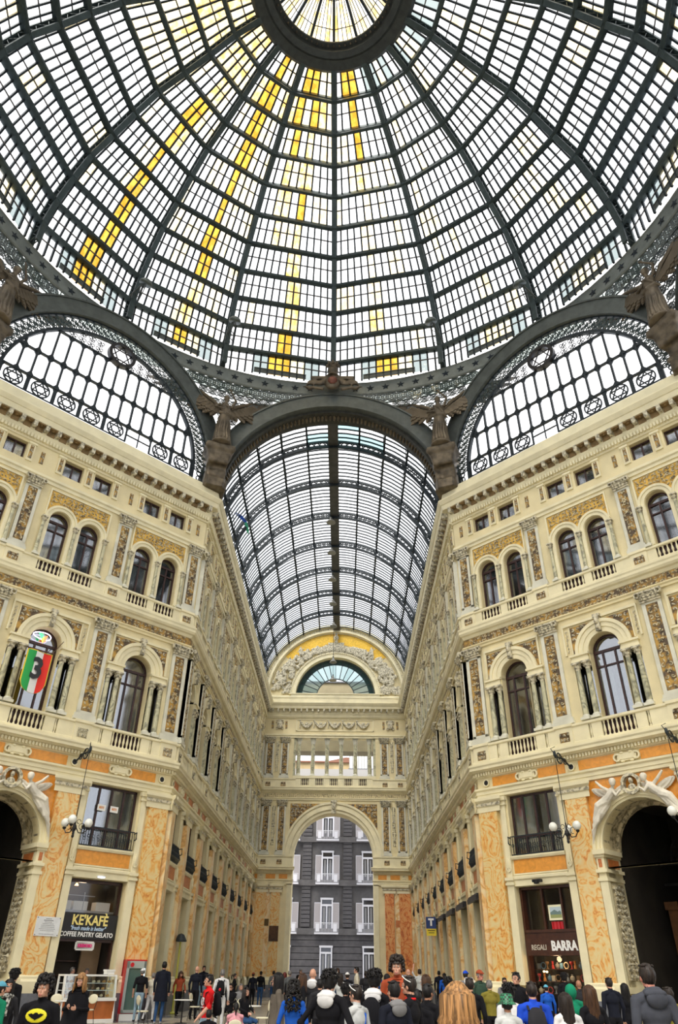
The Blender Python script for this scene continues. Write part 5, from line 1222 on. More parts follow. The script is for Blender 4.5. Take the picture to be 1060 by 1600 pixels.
obj('base_panel',M().box(-1.05,1.05,-.3,.4,0,.75),cc,mats=mat('counter_orange',(.45,.13,.03),.4,var=.3,scale=3)); obj('white_frame',M().box(-1.1,1.1,-.35,.45,.0,.12).box(-1.1,1.1,-.35,.45,.68,.78).bar((-1.07,-.3,.1),(-1.07,-.1,1.5),.07,.07).bar((1.07,-.3,.1),(1.07,-.1,1.5),.07,.07).box(-1.1,1.1,-.12,.4,1.46,1.52).box(-1.1,-1.04,.34,.4,.7,1.5).box(1.04,1.1,.34,.4,.7,1.5),cc,mats=white)
obj('display_glass',M().quad((-1.05,-.3,.78),(1.05,-.3,.78),(1.05,-.12,1.46),(-1.05,-.12,1.46)),cc,mats=glass('counter_glass',(.9,.96,.96),0,.15)); obj('shelf',M().box(-1.03,1.03,-.1,.35,1.0,1.02).box(-1.03,1.03,-.05,.35,1.23,1.25),cc,mats=mat('glass_shelf',(.6,.66,.66),.2))
rn=random.Random(4); pas=[mat('pastry_golden',(.55,.28,.07),.6),mat('pastry_cream',(.75,.65,.45),.6),mat('pastry_chocolate',(.08,.03,.015),.5)]
for j,z in enumerate((.8,1.02,1.25)):
    for i in range(9):
        o=obj('pastry',cached('pastry',lambda:M().ell((0,0,.04),(.08,.06,.045),8,5).ell((.02,0,.07),(.045,.04,.025),6,4).mesh('pastry',[pas[0]],True)),None); place(o,WL,cx-.35-.9+.225*i,-1.3+.05+rn.uniform(-.03,.1),FL+z); o.material_slots[0].link='OBJECT'; o.material_slots[0].material=rn.choice(pas); tag(o,'small round pastry in the glass display counter before the cafe','pastry','pastries in the display counter')
mc=place(empty('cake_box',label='white rounded box on top of the pastry counter',cat='box'),WL,cx+.5,-1.2,FL+1.53); obj('box',M().box(-.17,.17,-.12,.12,0,.14).box(-.19,.19,-.14,.14,.1,.16),mc,mats=white)
chm=mat('white_chair_shell',(.70,.66,.5),.45); blk=black
def chair():
    t=empty('cafe_chair'); m=M()
    obj('seat',M().add(M().lathe([(.0,.44),(.2,.44),(.21,.46),(.2,.48),(.0,.475)],16)),t,mats=chm); obj('backrest',M().add(M().ell((0,0,0),(.21,.025,.15),14,8),Matrix.Translation((0,.2,.78))@Matrix.Rotation(R(-8),4,'X')),t,mats=chm,smooth=True)
    fr=M(); 
    for sx in(-1,1): fr.tube([(sx*.15,.16,.45),(sx*.17,.2,.62),(sx*.18,.21,.8)],.012,5)
    obj('back_frame',fr,t,mats=blk)
    for sx in(-1,1):
        for sy in(-1,1): obj('leg',M().tube([(sx*.14,sy*.14,.45),(sx*.2,sy*.2,0)],.012,5),t,mats=blk)
    return t
def table():
    t=empty('cafe_table'); obj('tabletop',M().lathe([(0,.72),(.36,.72),(.37,.735),(.36,.75),(0,.75)],20),t,mats=white); obj('pedestal',M().lathe([(.03,.03),(.03,.72)],8),t,mats=blk); obj('foot',M().lathe([(.24,0),(.22,.02),(.04,.04)],12),t,mats=blk); return t
ch0=chair(); tb0=table(); fc=ft=True
CH=[(-9.3,13.6,.3,'white oval-backed cafe chair left of the blonde woman in black'),(-8.2,13.9,-.4,'white oval-backed cafe chair right of the blonde woman in black'),(-6.1,13.4,2.2,'black-legged cafe chair beside the man in the long dark coat'),(-1.5,9.9,-1.3,'cafe chair by the white-topped table nearest the long-haired woman'),(-2.3,11.7,2.9,'cafe chair with its back to the arcade, behind the pink top'),(-5.1,18.2,1.4,'farthest cafe chair near the left arcade wall')]
for i,(x,y,r,l) in enumerate(CH):
    o=ch0 if i==0 else copy_tree(ch0); o.location=(x,y,FL); o.rotation_euler=(0,0,r); tag(o,l,'chair','cafe chairs')
for i,(x,y,l) in enumerate(((-5.2,16.1,'round white cafe table beside the man in the long dark coat'),(-2.0,10.6,'round white cafe table in the middle of the seated group'),(-.75,11.3,'round white cafe table right of the seated group'),(-8.75,13.0,'round white cafe table before the pastry counter'))):
    o=tb0 if i==0 else copy_tree(tb0); o.location=(x,y,FL); tag(o,l,'table','round cafe tables')
# paving materials
pv=mat('pale_floor_marble',(.42,.39,.33),.25,var=.2,scale=1.5); pv2=mat('grey_floor_marble',(.17,.17,.18),.25,var=.25,scale=1.5)

# ---------------------------------------------------------------- people and statues
import numpy as np
def vec(*a): return Vector(a)
POSE={
 'stand':dict(eL=(-.25,.03,1.14),wL=(-.25,-.05,.89),eR=(.25,.03,1.14),wR=(.25,-.06,.90)),
 'phone':dict(eL=(-.24,-.02,1.15),wL=(-.10,-.26,1.20),eR=(.24,-.02,1.15),wR=(.09,-.28,1.17)),
 'raise':dict(eL=(-.25,.03,1.14),wL=(-.25,-.05,.89),eR=(.30,-.06,1.60),wR=(.24,-.14,1.84)),
 'walk':dict(eL=(-.24,.14,1.16),wL=(-.24,.12,.90),eR=(.24,-.06,1.16),wR=(.22,-.26,.98),kL=(-.1,-.14,.50),aL=(-.1,-.16,.09),kR=(.1,.06,.48),aR=(.1,.28,.12)),
 'hips':dict(eL=(-.36,.10,1.18),wL=(-.20,.02,.98),eR=(.36,.10,1.18),wR=(.20,.02,.98)),
 'sit':dict(eL=(-.24,-.06,.76),wL=(-.14,-.30,.68),eR=(.24,-.06,.76),wR=(.10,-.32,.70)),
 'angel':dict(eL=(-.28,-.1,1.22),wL=(-.12,-.24,1.08),eR=(.28,-.10,1.66),wR=(.12,-.20,1.90)),
}
def hand(m,w,e,curl_=.5,raise_=False):
    w=Vector(w); d=(w-Vector(e)).normalized(); s=d.cross(Vector((0,1,0)))
    if s.length<.2: s=d.cross(Vector((1,0,0)))
    s.normalize(); n=s.cross(d).normalized()
    palm=w+d*.045; B=Matrix((s,d,n)).transposed()
    m.ell(palm,(.036,.05,.016),10,6,B)
    for i,(o,l) in enumerate(((-.028,.062),(-.0095,.072),(.0095,.068),(.028,.052))):
        a=w+d*.085+s*o; b=a+(d*.8+n*.35*curl_)*l*.5; c=b+(d*.5+n*.8*curl_)*l*.5; m.tube([a-d*.03,a,b,c],[.0095,.009,.0085,.007],6)
    a=w+d*.03+s*-.03; m.tube([a,a-s*.025+d*.025+n*.01,a-s*.03+d*.055+n*.02],[.011,.010,.008],6)
def body(pose,fem=False,skirt=None,voxel=.0095):
    key=('body',pose,fem,skirt)
    if key in CACHE: return CACHE[key]
    p=POSE[pose]; m=M(); sit=pose=='sit'; dz=-.44 if sit else 0; sh=.165 if fem else .19; hp=.165 if fem else .155; wa=.125 if fem else .14
    tor=[((0,0,.86),.13),((0,0,.94),hp),((0,0,1.08),wa),((0,-.01,1.22),.15),((0,0,1.34),.165 if not fem else .15),((0,.0,1.42),.135),((0,.01,1.475),.07)]
    m.tube([(x,y,z+dz) for (x,y,z),r in tor],[r for _,r in tor],18,flat=.68)
    limb(m,[(-sh,.005,1.405+dz),(-.09,.012,1.435+dz),(.09,.012,1.435+dz),(sh,.005,1.405+dz)],[.056,.06,.06,.056],10)
    m.ell((0,.01,1.30+dz),(sh*.98,.105,.14),16,10)
    if fem:
        for s in(-1,1): m.ell((s*.07,-.09,1.26+dz),(.06,.05,.055),8,6)
    m.tube([(0,.01,1.44+dz),(0,-.005,1.56+dz)],[.062,.054],12)
    # head
    h=1.625+dz; c=Vector((0,-.02,h)); m.ell(c+vec(0,.012,.02),(.077,.095,.10),20,14); m.ell(c+vec(0,-.02,-.055),(.057,.066,.062),16,10); m.ell(c+vec(0,-.062,-.095),(.026,.022,.02),8,6)
    m.tube([c+vec(0,-.090,.012),c+vec(0,-.108,-.02),c+vec(0,-.112,-.034)],[.009,.013,.015],8); m.ell(c+vec(0,-.088,-.068),(.026,.012,.008),8,5); m.ell(c+vec(0,-.086,-.079),(.022,.012,.008),8,5)
    for s in(-1,1):
        m.ell(c+vec(s*.078,.01,-.018),(.011,.022,.034),8,6); m.ell(c+vec(s*.032,-.082,.022),(.026,.012,.009),8,5); m.ell(c+vec(s*.045,-.068,-.028),(.02,.02,.018),8,6)
    seg=[(c,c+vec(0,0,.05),'skin',.12),(vec(0,.01,1.47+dz),vec(0,-.005,1.56+dz),'skin',.07),(vec(0,0,.98+dz),vec(0,0,1.40+dz),'top',.16)]
    for s,S_ in((-1,'L'),(1,'R')):
        e=Vector(p['e'+S_]); w=Vector(p['w'+S_]); shd=vec(s*sh,.0,1.405+dz)
        limb(m,[shd,e,w],[.062 if not fem else .052,.050 if not fem else .042,.034 if not fem else .029],10); hand(m,w,e)
        seg+=[(shd,e,'top',.056),(e,w,'fore',.04),(w+(w-e).normalized()*.02,w+(w-e).normalized()*.15,'skin',.03)]
        if sit: hj,k,a=vec(s*.09,0,.50),vec(s*.11,-.42,.47),vec(s*.11,-.42,.09)
        else: hj=vec(s*.088,0,.90); k=Vector(p.get('k'+S_,(s*.095,-.01,.49))); a=Vector(p.get('a'+S_,(s*.10,.025,.09)))
        limb(m,[hj,hj.lerp(k,.5),k,k.lerp(a,.35),a],[.098 if not fem else .093,.082,.06,.056,.040],12)
        f=vec(a.x,a.y-.075,.045 if not(pose=='walk' and s>0) else a.z-.03); m.ell(f,(.045,.135,.045),12,8); m.ell(f+vec(0,.075,.02),(.042,.055,.05),8,6)
        seg+=[(hj,k,'legs',.08),(k,a,'legs',.05),(f+vec(0,-.08,0),f+vec(0,.08,0),'shoe',.05)]
    if skirt: m.lathe([(.17,1.0+dz),(.19,.9),(.21,.6),(.25,.3),(.30,.08),(.28,.04)],22)
    r=bpy.data.meshes.new('raw'); 
    me=fuse(m,'body',[],voxel if not skirt else .02)
    n=len(me.polygons); co=np.zeros(len(me.vertices)*3); me.vertices.foreach_get('co',co); co=co.reshape(-1,3)
    # relax the voxel surface a little
    ed=np.zeros(len(me.edges)*2,dtype=np.int64); me.edges.foreach_get('vertices',ed); ed=ed.reshape(-1,2)
    deg=np.bincount(ed.ravel(),minlength=len(co))[:,None]
    for _ in range(2):
        acc=np.zeros_like(co); np.add.at(acc,ed[:,0],co[ed[:,1]]); np.add.at(acc,ed[:,1],co[ed[:,0]]); co=co*.5+acc/deg*.5
    me.vertices.foreach_set('co',co.ravel())
    fc=np.array([co[list(q.vertices)].mean(0) for q in me.polygons]) if n<200 else None
    ls=np.zeros(len(me.loops),dtype=np.int64); me.loops.foreach_get('vertex_index',ls); lt=np.zeros(n,dtype=np.int64); me.polygons.foreach_get('loop_start',lt)
    fc=co[ls[lt]]
    D=[]; lab={'skin':0,'top':1,'legs':2,'shoe':3,'fore':4}; L_=[]
    for a,b,t,rad in seg:
        a=np.array(a);b=np.array(b);ab=b-a; u=np.clip(((fc-a)@ab)/(ab@ab),0,1); D.append(np.linalg.norm(fc-(a+u[:,None]*ab),axis=1)-rad); L_.append(lab[t])
    k=np.argmin(np.array(D),0); mi=np.array(L_)[k]
    low=(fc[:,2]<.96+dz)&(mi==1); mi[low]=2
    if skirt: mi[(fc[:,2]<1.02)&(mi!=0)]=2
    for i in range(5): me.materials.append(stone)
    me.polygons.foreach_set('material_index',mi.astype(np.int32)); me.update(); bpy.data.meshes.remove(r)
    CACHE[key]=me; return me
def cloth(n,c,v=.25): return mat('cloth_'+n,c,.85,var=v,scale=6,spec=.15)
CL=dict(charcoal=(.025,.025,.03),black=(.008,.008,.011),white=(.70,.70,.72),cream=(.62,.58,.48),navyblk=(.010,.012,.022),red=(.62,.012,.015),pink=(.80,.38,.44),grey=(.20,.2,.21),blue=(.015,.10,.50),
 royal=(.015,.07,.55),taupe=(.13,.11,.09),greystripe=(.11,.12,.13),pale=(.55,.57,.58),rust=(.35,.07,.03),stripe=(.5,.5,.5),green=(.035,.07,.05),greenh=(.01,.22,.12),slate=(.055,.06,.078),olive=(.20,.17,.03),whiteblk=(.03,.03,.035),
 jean=(.03,.08,.20),lightjean=(.25,.36,.46))
def cmat(n):
    if n=='stripe':
        if 'cloth_stripe' in MATS: return MATS['cloth_stripe']
        m,nn,l,b=nt('cloth_stripe'); tc=nn.new('ShaderNodeTexCoord'); w=nn.new('ShaderNodeTexWave'); w.bands_direction='Z'; w.inputs['Scale'].default_value=5; cr=nn.new('ShaderNodeValToRGB'); cr.color_ramp.interpolation='CONSTANT'; cr.color_ramp.elements[1].position=.5; cr.color_ramp.elements[0].color=(.01,.01,.012,1); cr.color_ramp.elements[1].color=(.7,.7,.7,1)
        l.new(tc.outputs['Object'],w.inputs[0]); l.new(w.outputs[0],cr.inputs[0]); l.new(cr.outputs[0],b.inputs[0]); MATS['cloth_stripe']=m; return m
    return cloth(n,CL[n])
SK={'light':mat('skin_light',(.56,.30,.21),.5,var=.12,scale=9),'tan':mat('skin_tan',(.36,.17,.10),.5,var=.12,scale=9),'pink':mat('skin_pink',(.60,.25,.19),.5,var=.15,scale=9)}
def hairmat(n,c):
    m,nn,l,b=nt('hair_'+n); b.inputs['Roughness'].default_value=.5; b.inputs['Specular IOR Level'].default_value=.3
    tc=nn.new('ShaderNodeTexCoord'); mp=nn.new('ShaderNodeMapping'); mp.inputs['Scale'].default_value=(1,1,.1); no=nn.new('ShaderNodeTexNoise'); no.inputs['Scale'].default_value=55; no.inputs['Distortion'].default_value=.6; no.inputs['Detail'].default_value=4
    cr=nn.new('ShaderNodeValToRGB'); cr.color_ramp.elements[0].position=.36; cr.color_ramp.elements[0].color=(*[x*.35 for x in c],1); cr.color_ramp.elements[1].position=.66; cr.color_ramp.elements[1].color=(*[min(1,x*1.5) for x in c],1)
    bp=nn.new('ShaderNodeBump'); bp.inputs['Strength'].default_value=.5; bp.inputs['Distance'].default_value=.01
    l.new(tc.outputs['Object'],mp.inputs[0]); l.new(mp.outputs[0],no.inputs[0]); l.new(no.outputs[0],cr.inputs[0]); l.new(cr.outputs[0],b.inputs[0]); l.new(no.outputs[0],bp.inputs['Height']); l.new(bp.outputs[0],b.inputs['Normal']); return m
HC={k:hairmat(k,v) for k,v in dict(black=(.006,.005,.006),dark=(.018,.012,.010),brown=(.06,.028,.014),blonde=(.30,.155,.06),grey=(.17,.16,.155),redhair=(.14,.02,.015)).items()}
HC['none']=SK['light']
def hair(style):
    key=('hair',style)
    if key in CACHE: return CACHE[key]
    rn=random.Random(sum(map(ord,style))); m=M(); mats=[HC['black']]; big=1
    def shell(rx,ry,rz,cut_z=-.01,rough=.006,face=-.045,n=26,mm=16,nape=-.075):
        m0=M().ell((0,.012,.02),(rx,ry,rz),n,mm); keep=[]; vs=[]
        for v in m0.v: v=Vector(v); d=v.normalized(); vs.append(v+d*rn.uniform(-rough,rough))
        for f in m0.f:
            c=sum((Vector(m0.v[i]) for i in f),Vector())/len(f)
            if (c.y<face and c.z<.055) or c.z<(cut_z if c.y<.02 else nape): continue
            keep.append(f)
        m._a(vs,keep)
        # inner skin gives the edge its thickness
        m._a([Vector(v)*.9 for v in vs],[tuple(reversed(f)) for f in keep])
    def strands(n,ln,spread,r0,w,wave=.0,front=False):
        for i in range(n):
            a=rn.uniform(-.75 if not front else -.95,.75 if not front else .95)*PI+PI/2; x,y=cos(a),sin(a); top=Vector((x*.05,y*.06+.01,.115)); out=Vector((x*(.088+spread),y*(.105+spread)+.01,.03)); l=ln*rn.uniform(.82,1.05); ph=rn.uniform(0,6)
            P_=[top,Vector((out.x,out.y,.06)),Vector((out.x*1.05,out.y*1.04,-.05))]
            for q in range(1,5): P_.append(Vector((out.x*(1.06+.03*q)+wave*sin(ph+q*1.9),max(out.y*(1.02-.02*q),-.08 if not front else -.1)+wave*cos(ph+q*2.3),-.05-l*q/4)))
            m.tube(P_,[w*.6,w,w,w,w*.95,w*.8,w*.3],5)
    if style in('short','bald_fuzz'): shell(.086,.104,.110,-.02,.004); [m.ell((rn.uniform(-.06,.06),rn.uniform(-.07,.08),.105+rn.uniform(-.006,.006)),(.02,.03,.012),6,4) for _ in range(14)]
    elif style=='bushy':
        shell(.094,.114,.122,-.03,.010)
        for _ in range(120):
            t=rn.uniform(0,2*PI); u=rn.uniform(.05,1); c=Vector((.09*cos(t)*math.sqrt(1-u*u*.8),.11*sin(t)*math.sqrt(1-u*u*.8)+.012,.03+.10*u)); 
            if c.y<-.07 and c.z<.09: continue
            m.tube([c,c+c.normalized()*.02+vec(rn.uniform(-.02,.02),rn.uniform(-.02,.02),.0),c+c.normalized()*.022+vec(rn.uniform(-.03,.03),rn.uniform(-.03,.03),-.03)],[.016,.012,.004],5)
    elif style in('curly','curlylong'):
        shell(.098,.12,.13,-.04,.012)
        N=230 if style=='curly' else 420
        for _ in range(N):
            t=rn.uniform(0,2*PI); z=rn.uniform(-.05 if style=='curly' else -.33,.15); rr=.105*math.sqrt(max(.15,1-((z-.02)/.16)**2)) if z>0 else .112+(.03 if z<-.1 else .0)
            c=Vector((rr*cos(t),rr*1.15*sin(t)+.012,z))
            if c.y<-.05 and c.z<.08: continue
            if z<-.1 and c.y<.0: continue
            m.ell(c,(rn.uniform(.016,.028),)*3,6,4)
    elif style=='long': shell(.088,.108,.114,-.05,.003,nape=-.09); strands(110,.36,.006,.1,.015,.006)
    elif style=='bob': shell(.10,.122,.128,-.06,.003,nape=-.10); strands(170,.15,.022,.1,.012,.014)
    elif style=='pony': shell(.085,.103,.110,-.04,.003); m.tube([(0,.11,.06),(0,.17,.05),(0,.19,-.05),(0,.16,-.18)],[.02,.034,.036,.012],8); m.ell((0,.115,.06),(.02,.012,.02),8,5)
    elif style.startswith('cap'):
        shell(.084,.102,.10,-.03,.003)
        m.mat(1); m0=M().ell((0,.01,.03),(.094,.112,.106),22,12); m._a(m0.v,[f for f in m0.f if sum(m0.v[i][2] for i in f)/len(f)>.055]); m.mat(1).lathe([(.0944,.052),(.097,.056),(.0944,.07)],22,(0,0),False)
        m.poly([(-.07,0),(.07,0),(.065,.01),(-.065,.01)],0,.0); q=M(); n=9
        pts=[(.075*cos(PI*i/n),-.09-.065*sin(PI*i/n),.05-.012*sin(PI*i/n)) for i in range(n+1)]; m._a(pts+[(x,y,z+.008) for x,y,z in pts],[tuple(range(n+1)),tuple(range(2*n+1,n,-1))]+[(i,i+1,n+2+i,n+1+i) for i in range(n)]); m.ell((0,.01,.137),(.01,.01,.006),6,4)
        mats=[HC['black'],{'cap_white':cmat('white'),'cap_red':cmat('rust'),'cap_black':cmat('black'),'cap_blue':cmat('royal'),'cap_lblue':cloth('pale_blue',(.12,.40,.55))}[style]]
    elif style=='bucket':
        shell(.086,.105,.10,-.04,.004); chk=bpy.data.materials.new('green_black_check'); chk.use_nodes=True; n_=chk.node_tree.nodes; tc=n_.new('ShaderNodeTexCoord'); ck=n_.new('ShaderNodeTexChecker'); ck.inputs['Scale'].default_value=34; ck.inputs[1].default_value=(.01,.20,.09,1); ck.inputs[2].default_value=(.004,.012,.008,1); chk.node_tree.links.new(tc.outputs['Object'],ck.inputs[0]); chk.node_tree.links.new(ck.outputs[0],n_['Principled BSDF'].inputs[0])
        m.mat(1).lathe([(.15,.01),(.105,.05),(.100,.12),(.08,.15),(.0,.155)],24,(0,.012),False).lathe([(.148,.005),(.10,.045)],24,(0,.012),False); mats=[HC['black'],chk]
    elif style=='hoodup': m0=M().ell((0,.03,.0),(.115,.135,.145),22,14); m._a(m0.v,[f for f in m0.f if not (sum(m0.v[i][1] for i in f)/len(f)<-.055 and abs(sum(m0.v[i][0] for i in f)/len(f))<.08)]); m.tube([(.085*cos(a),-.075,.0+.12*sin(a)) for a in [2*PI*i/20 for i in range(20)]],.014,6,True); mats=[cmat('greenh')]
    elif style=='bald': m.ell((0,.012,.02),(.0775,.0955,.1005),16,10)
    CACHE[key]=(m.mesh('hair',mats,True)); return CACHE[key]
eye_m=None
def eyes():
    def f():
        m=M()
        for s in(-1,1): m.mat(0).ell((s*.031,-.086,.006),(.013,.008,.008),8,6); m.mat(1).ell((s*.031,-.092,.006),(.0055,.004,.0055),8,5)
        return m.mesh('eyes',[mat('eye_white',(.6,.58,.55),.3),mat('eye_dark',(.02,.012,.01),.2)],True)
    return cached('eyes',f)
def brows(): return cached('brows',lambda:(lambda m:[m.tube([(s*.015,-.092,.028),(s*.034,-.093,.034),(s*.052,-.082,.028)],[.004,.005,.003],5) for s in(-1,1)] and m.mesh('eyebrows',[HC['black']]))(M()))
def lips(): return cached('lips',lambda:M().ell((0,-.0995,-.070),(.021,.006,.0045),10,5).ell((0,-.0985,-.079),(.018,.006,.005),10,5).mesh('lips',[mat('lip_skin',(.42,.13,.11),.5)],True))
def person(row):
    a=row.split('|'); n,x,y,s,var,rz,hs,hc,sk,top,bot,slv,ex,lab=a; s=float(s); n=int(n); ex=ex.split(',')
    fem=var.endswith('_f'); pose={'kid':'stand','coat':'stand'}.get(var.split('_')[0],var.split('_')[0])
    t=empty('person',(float(x),float(y),FL+(.012 if pose!='sit' else 0)*s),R(float(rz)),lab,'person','people in the crossing'); t.scale=(s,s,s)
    b=obj('body',body(pose,fem),t); dz=-.44 if pose=='sit' else 0
    ms=[SK[sk],cmat(top),cmat(bot),cloth('shoe',(.03,.025,.022)) if n%3 else cloth('sneaker',(.5,.5,.5)),cmat(top) if slv=='1' else SK[sk]]
    for i,q in enumerate(ms): b.material_slots[i].link='OBJECT'; b.material_slots[i].material=q
    hd=(0,-.02,1.625+dz)
    def hmat(o,m_): o.material_slots[0].link='OBJECT'; o.material_slots[0].material=m_
    h=obj('hair',hair(hs),t,hd)
    if hs=='bald': hmat(h,SK[sk]); h.name='bald_scalp'
    elif hs=='hoodup': h.name='raised_hood'
    else: hmat(h,HC[hc])
    rr=abs(((float(rz)+180)%360)-180)
    if rr<125: obj('eyes',eyes(),t,hd); q=obj('eyebrows',brows(),t,hd); hmat(q,HC[hc] if hc!='none' else HC['dark']); obj('lips',lips(),t,hd)
    sleeve=top
    def torus_at(z,rx,ry,r,mt,name,y0=.0,tilt=0,n=20):
        m=M().tube([(rx*cos(q),y0+ry*sin(q),z+dz+tilt*sin(q)) for q in [2*PI*i/n for i in range(n)]],r,8,True); return obj(name,m,t,mats=mt,smooth=True)
    for e in ex:
        if e in('hood_w','hood_g','hood_s'):
            mt=cmat({'hood_w':'white','hood_g':'grey','hood_s':'slate'}[e]); m=M(); m.tube([(.085*cos(q),.02+.075*sin(q),1.475+.02*sin(q)) for q in [2*PI*i/18 for i in range(18)]],[.028+.018*max(0,sin(2*PI*i/18)) for i in range(18)],8,True)
            m.ell((0,.115,1.42),(.12,.055,.085),14,8); m.ell((0,.10,1.47),(.13,.06,.05),14,8); obj('hood',m,t,mats=mt,smooth=True)
        if e=='glasses_up':
            m=M(); 
            for q in(-1,1): m.mat(0).ell((q*.042,-.066,.115),(.034,.014,.022),10,6,Matrix.Rotation(R(35),3,'X')); m.mat(1).tube([(q*.076,-.06,.11),(q*.094,.0,.075),(q*.09,.07,.045)],.006,5)
            m.tube([(-.075,-.062,.118),(0,-.078,.118),(.075,-.062,.118)],.006,5); obj('sunglasses',m,t,hd,mats=[mat('dark_lens',(.06,.07,.1),.1,spec=.8),white])
        if e=='shades':
            m=M(); 
            for q in(-1,1): m.ell((q*.032,-.100,.006),(.026,.006,.018),10,6); m.tube([(q*.058,-.094,.01),(q*.08,-.04,.012),(q*.082,.0,.005)],.003,4)
            m.tube([(-.01,-.104,.01),(.01,-.104,.01)],.003,4); obj('glasses',m,t,hd,mats=black)
        if e=='bat':
            em=obj('yellow_oval',M().ell((0,-.105,1.335),(.135,.02,.075),20,8),t,mats=mat('emblem_yellow',(.72,.65,.02),.6)); P_=[(x*1.15,z+.135) for x,z in [(-.085,1.215),(-.06,1.19),(-.035,1.175),(-.012,1.165),(0,1.155),(.012,1.165),(.035,1.175),(.06,1.19),(.085,1.215),(.05,1.225),(.03,1.215),(.012,1.232),(-.012,1.232),(-.03,1.215),(-.05,1.225)]]
            obj('dark_wing_mark',M().poly(P_,-.130,-.115),em,mats=cmat('black'))
        if e=='tee': 
            m=M(); m.ring(.0,1.25,.075,.018,-.128,-.10,16); m.box(-.06,.06,-.128,-.1,1.235,1.25).box(-.05,.05,-.128,-.1,1.262,1.275).box(-.07,.07,-.128,-.1,1.14,1.155); obj('white_print',m,t,mats=cmat('white'))
        if e=='collar': torus_at(1.475,.068,.062,.016,cmat('red'),'collar')
        if e=='strap': obj('shoulder_strap',M().tube([(-.13,-.09,1.15),(-.12,-.085,1.33),(-.11,-.02,1.46),(-.1,.08,1.38),(-.02,.12,1.15),(.1,.1,.98)],.026,6,flat=.3),t,mats=cmat('blue'))
        if e=='scarf': torus_at(1.46,.10,.09,.04,mat('patterned_scarf',(.45,.45,.42),.9,col2=(.06,.06,.06),scale=22,thr=(.45,.52)),'scarf',-.01,-.02); obj('scarf_end',M().tube([(.05,-.11,1.44),(.03,-.15,1.3),(.05,-.15,1.15)],[.04,.045,.03],7,flat=.5),t,mats=MATS['patterned_scarf'])
        if e=='cuffs':
            for q,S_ in((-1,'L'),(1,'R')): w=Vector(POSE[pose]['w'+S_]); e_=Vector(POSE[pose]['e'+S_]); d=(w-e_).normalized(); obj('cuff',M().tube([w-d*.07,w-d*.01],.041,10),t,mats=cmat('white'))
        if e in('coat','cloak'):
            lo=.62 if e=='coat' else .8; m=M(); N=26
            prof=[(.155,1.40),(.20 if e=='cloak' else .175,1.3),(.215 if e=='cloak' else .175,1.1),(.24 if e=='cloak' else .19,.95),(.29 if e=='cloak' else .215,lo)]
            vs=[];k=0
            for j,(r_,z_) in enumerate(prof):
                for i in range(N): q=2*PI*i/N; rr_=r_*(1+.04*sin(q*7+j)); vs.append((rr_*1.08*cos(q),rr_*.78*sin(q),z_))
            m._a(vs,[(j*N+i,j*N+(i+1)%N,(j+1)*N+(i+1)%N,(j+1)*N+i) for j in range(len(prof)-1) for i in range(N)]); obj('coat' if e=='coat' else 'poncho',m,t,mats=cmat(top),smooth=True)
            if e=='cloak': torus_at(1.46,.07,.065,.022,cmat(top),'collar')
    if slv=='1' and top not in('black',) and not fem and 'hood_s' not in ex: torus_at(1.475,.066,.06,.013,cmat(top),'collar')
    return t
def backpack(x,y,s,rz,mt,label,em=None):
    t=empty('backpack',(x,y,FL),R(rz),label,'backpack'); t.scale=(s,s,s)
    m=M().tube([(0,.20,.98),(0,.225,1.02),(0,.235,1.2),(0,.215,1.38),(0,.19,1.43)],[.10,.14,.15,.12,.06],14,flat=.55); obj('bag',m,t,mats=mt,smooth=True); obj('front_pocket',M().ell((0,.30,1.1),(.10,.035,.09),12,8),t,mats=mt,smooth=True)
    for q in(-1,1): obj('strap',M().tube([(q*.09,.14,1.40),(q*.10,.04,1.475),(q*.11,-.10,1.42),(q*.13,-.135,1.25),(q*.15,-.05,1.1),(q*.12,.12,1.03)],.02,6,flat=.4),t,mats=mt)
    if em: obj('emblem_patch',M().ell((0,.322,1.18),(.04,.02,.045),10,6),t,mats=em)
    return t
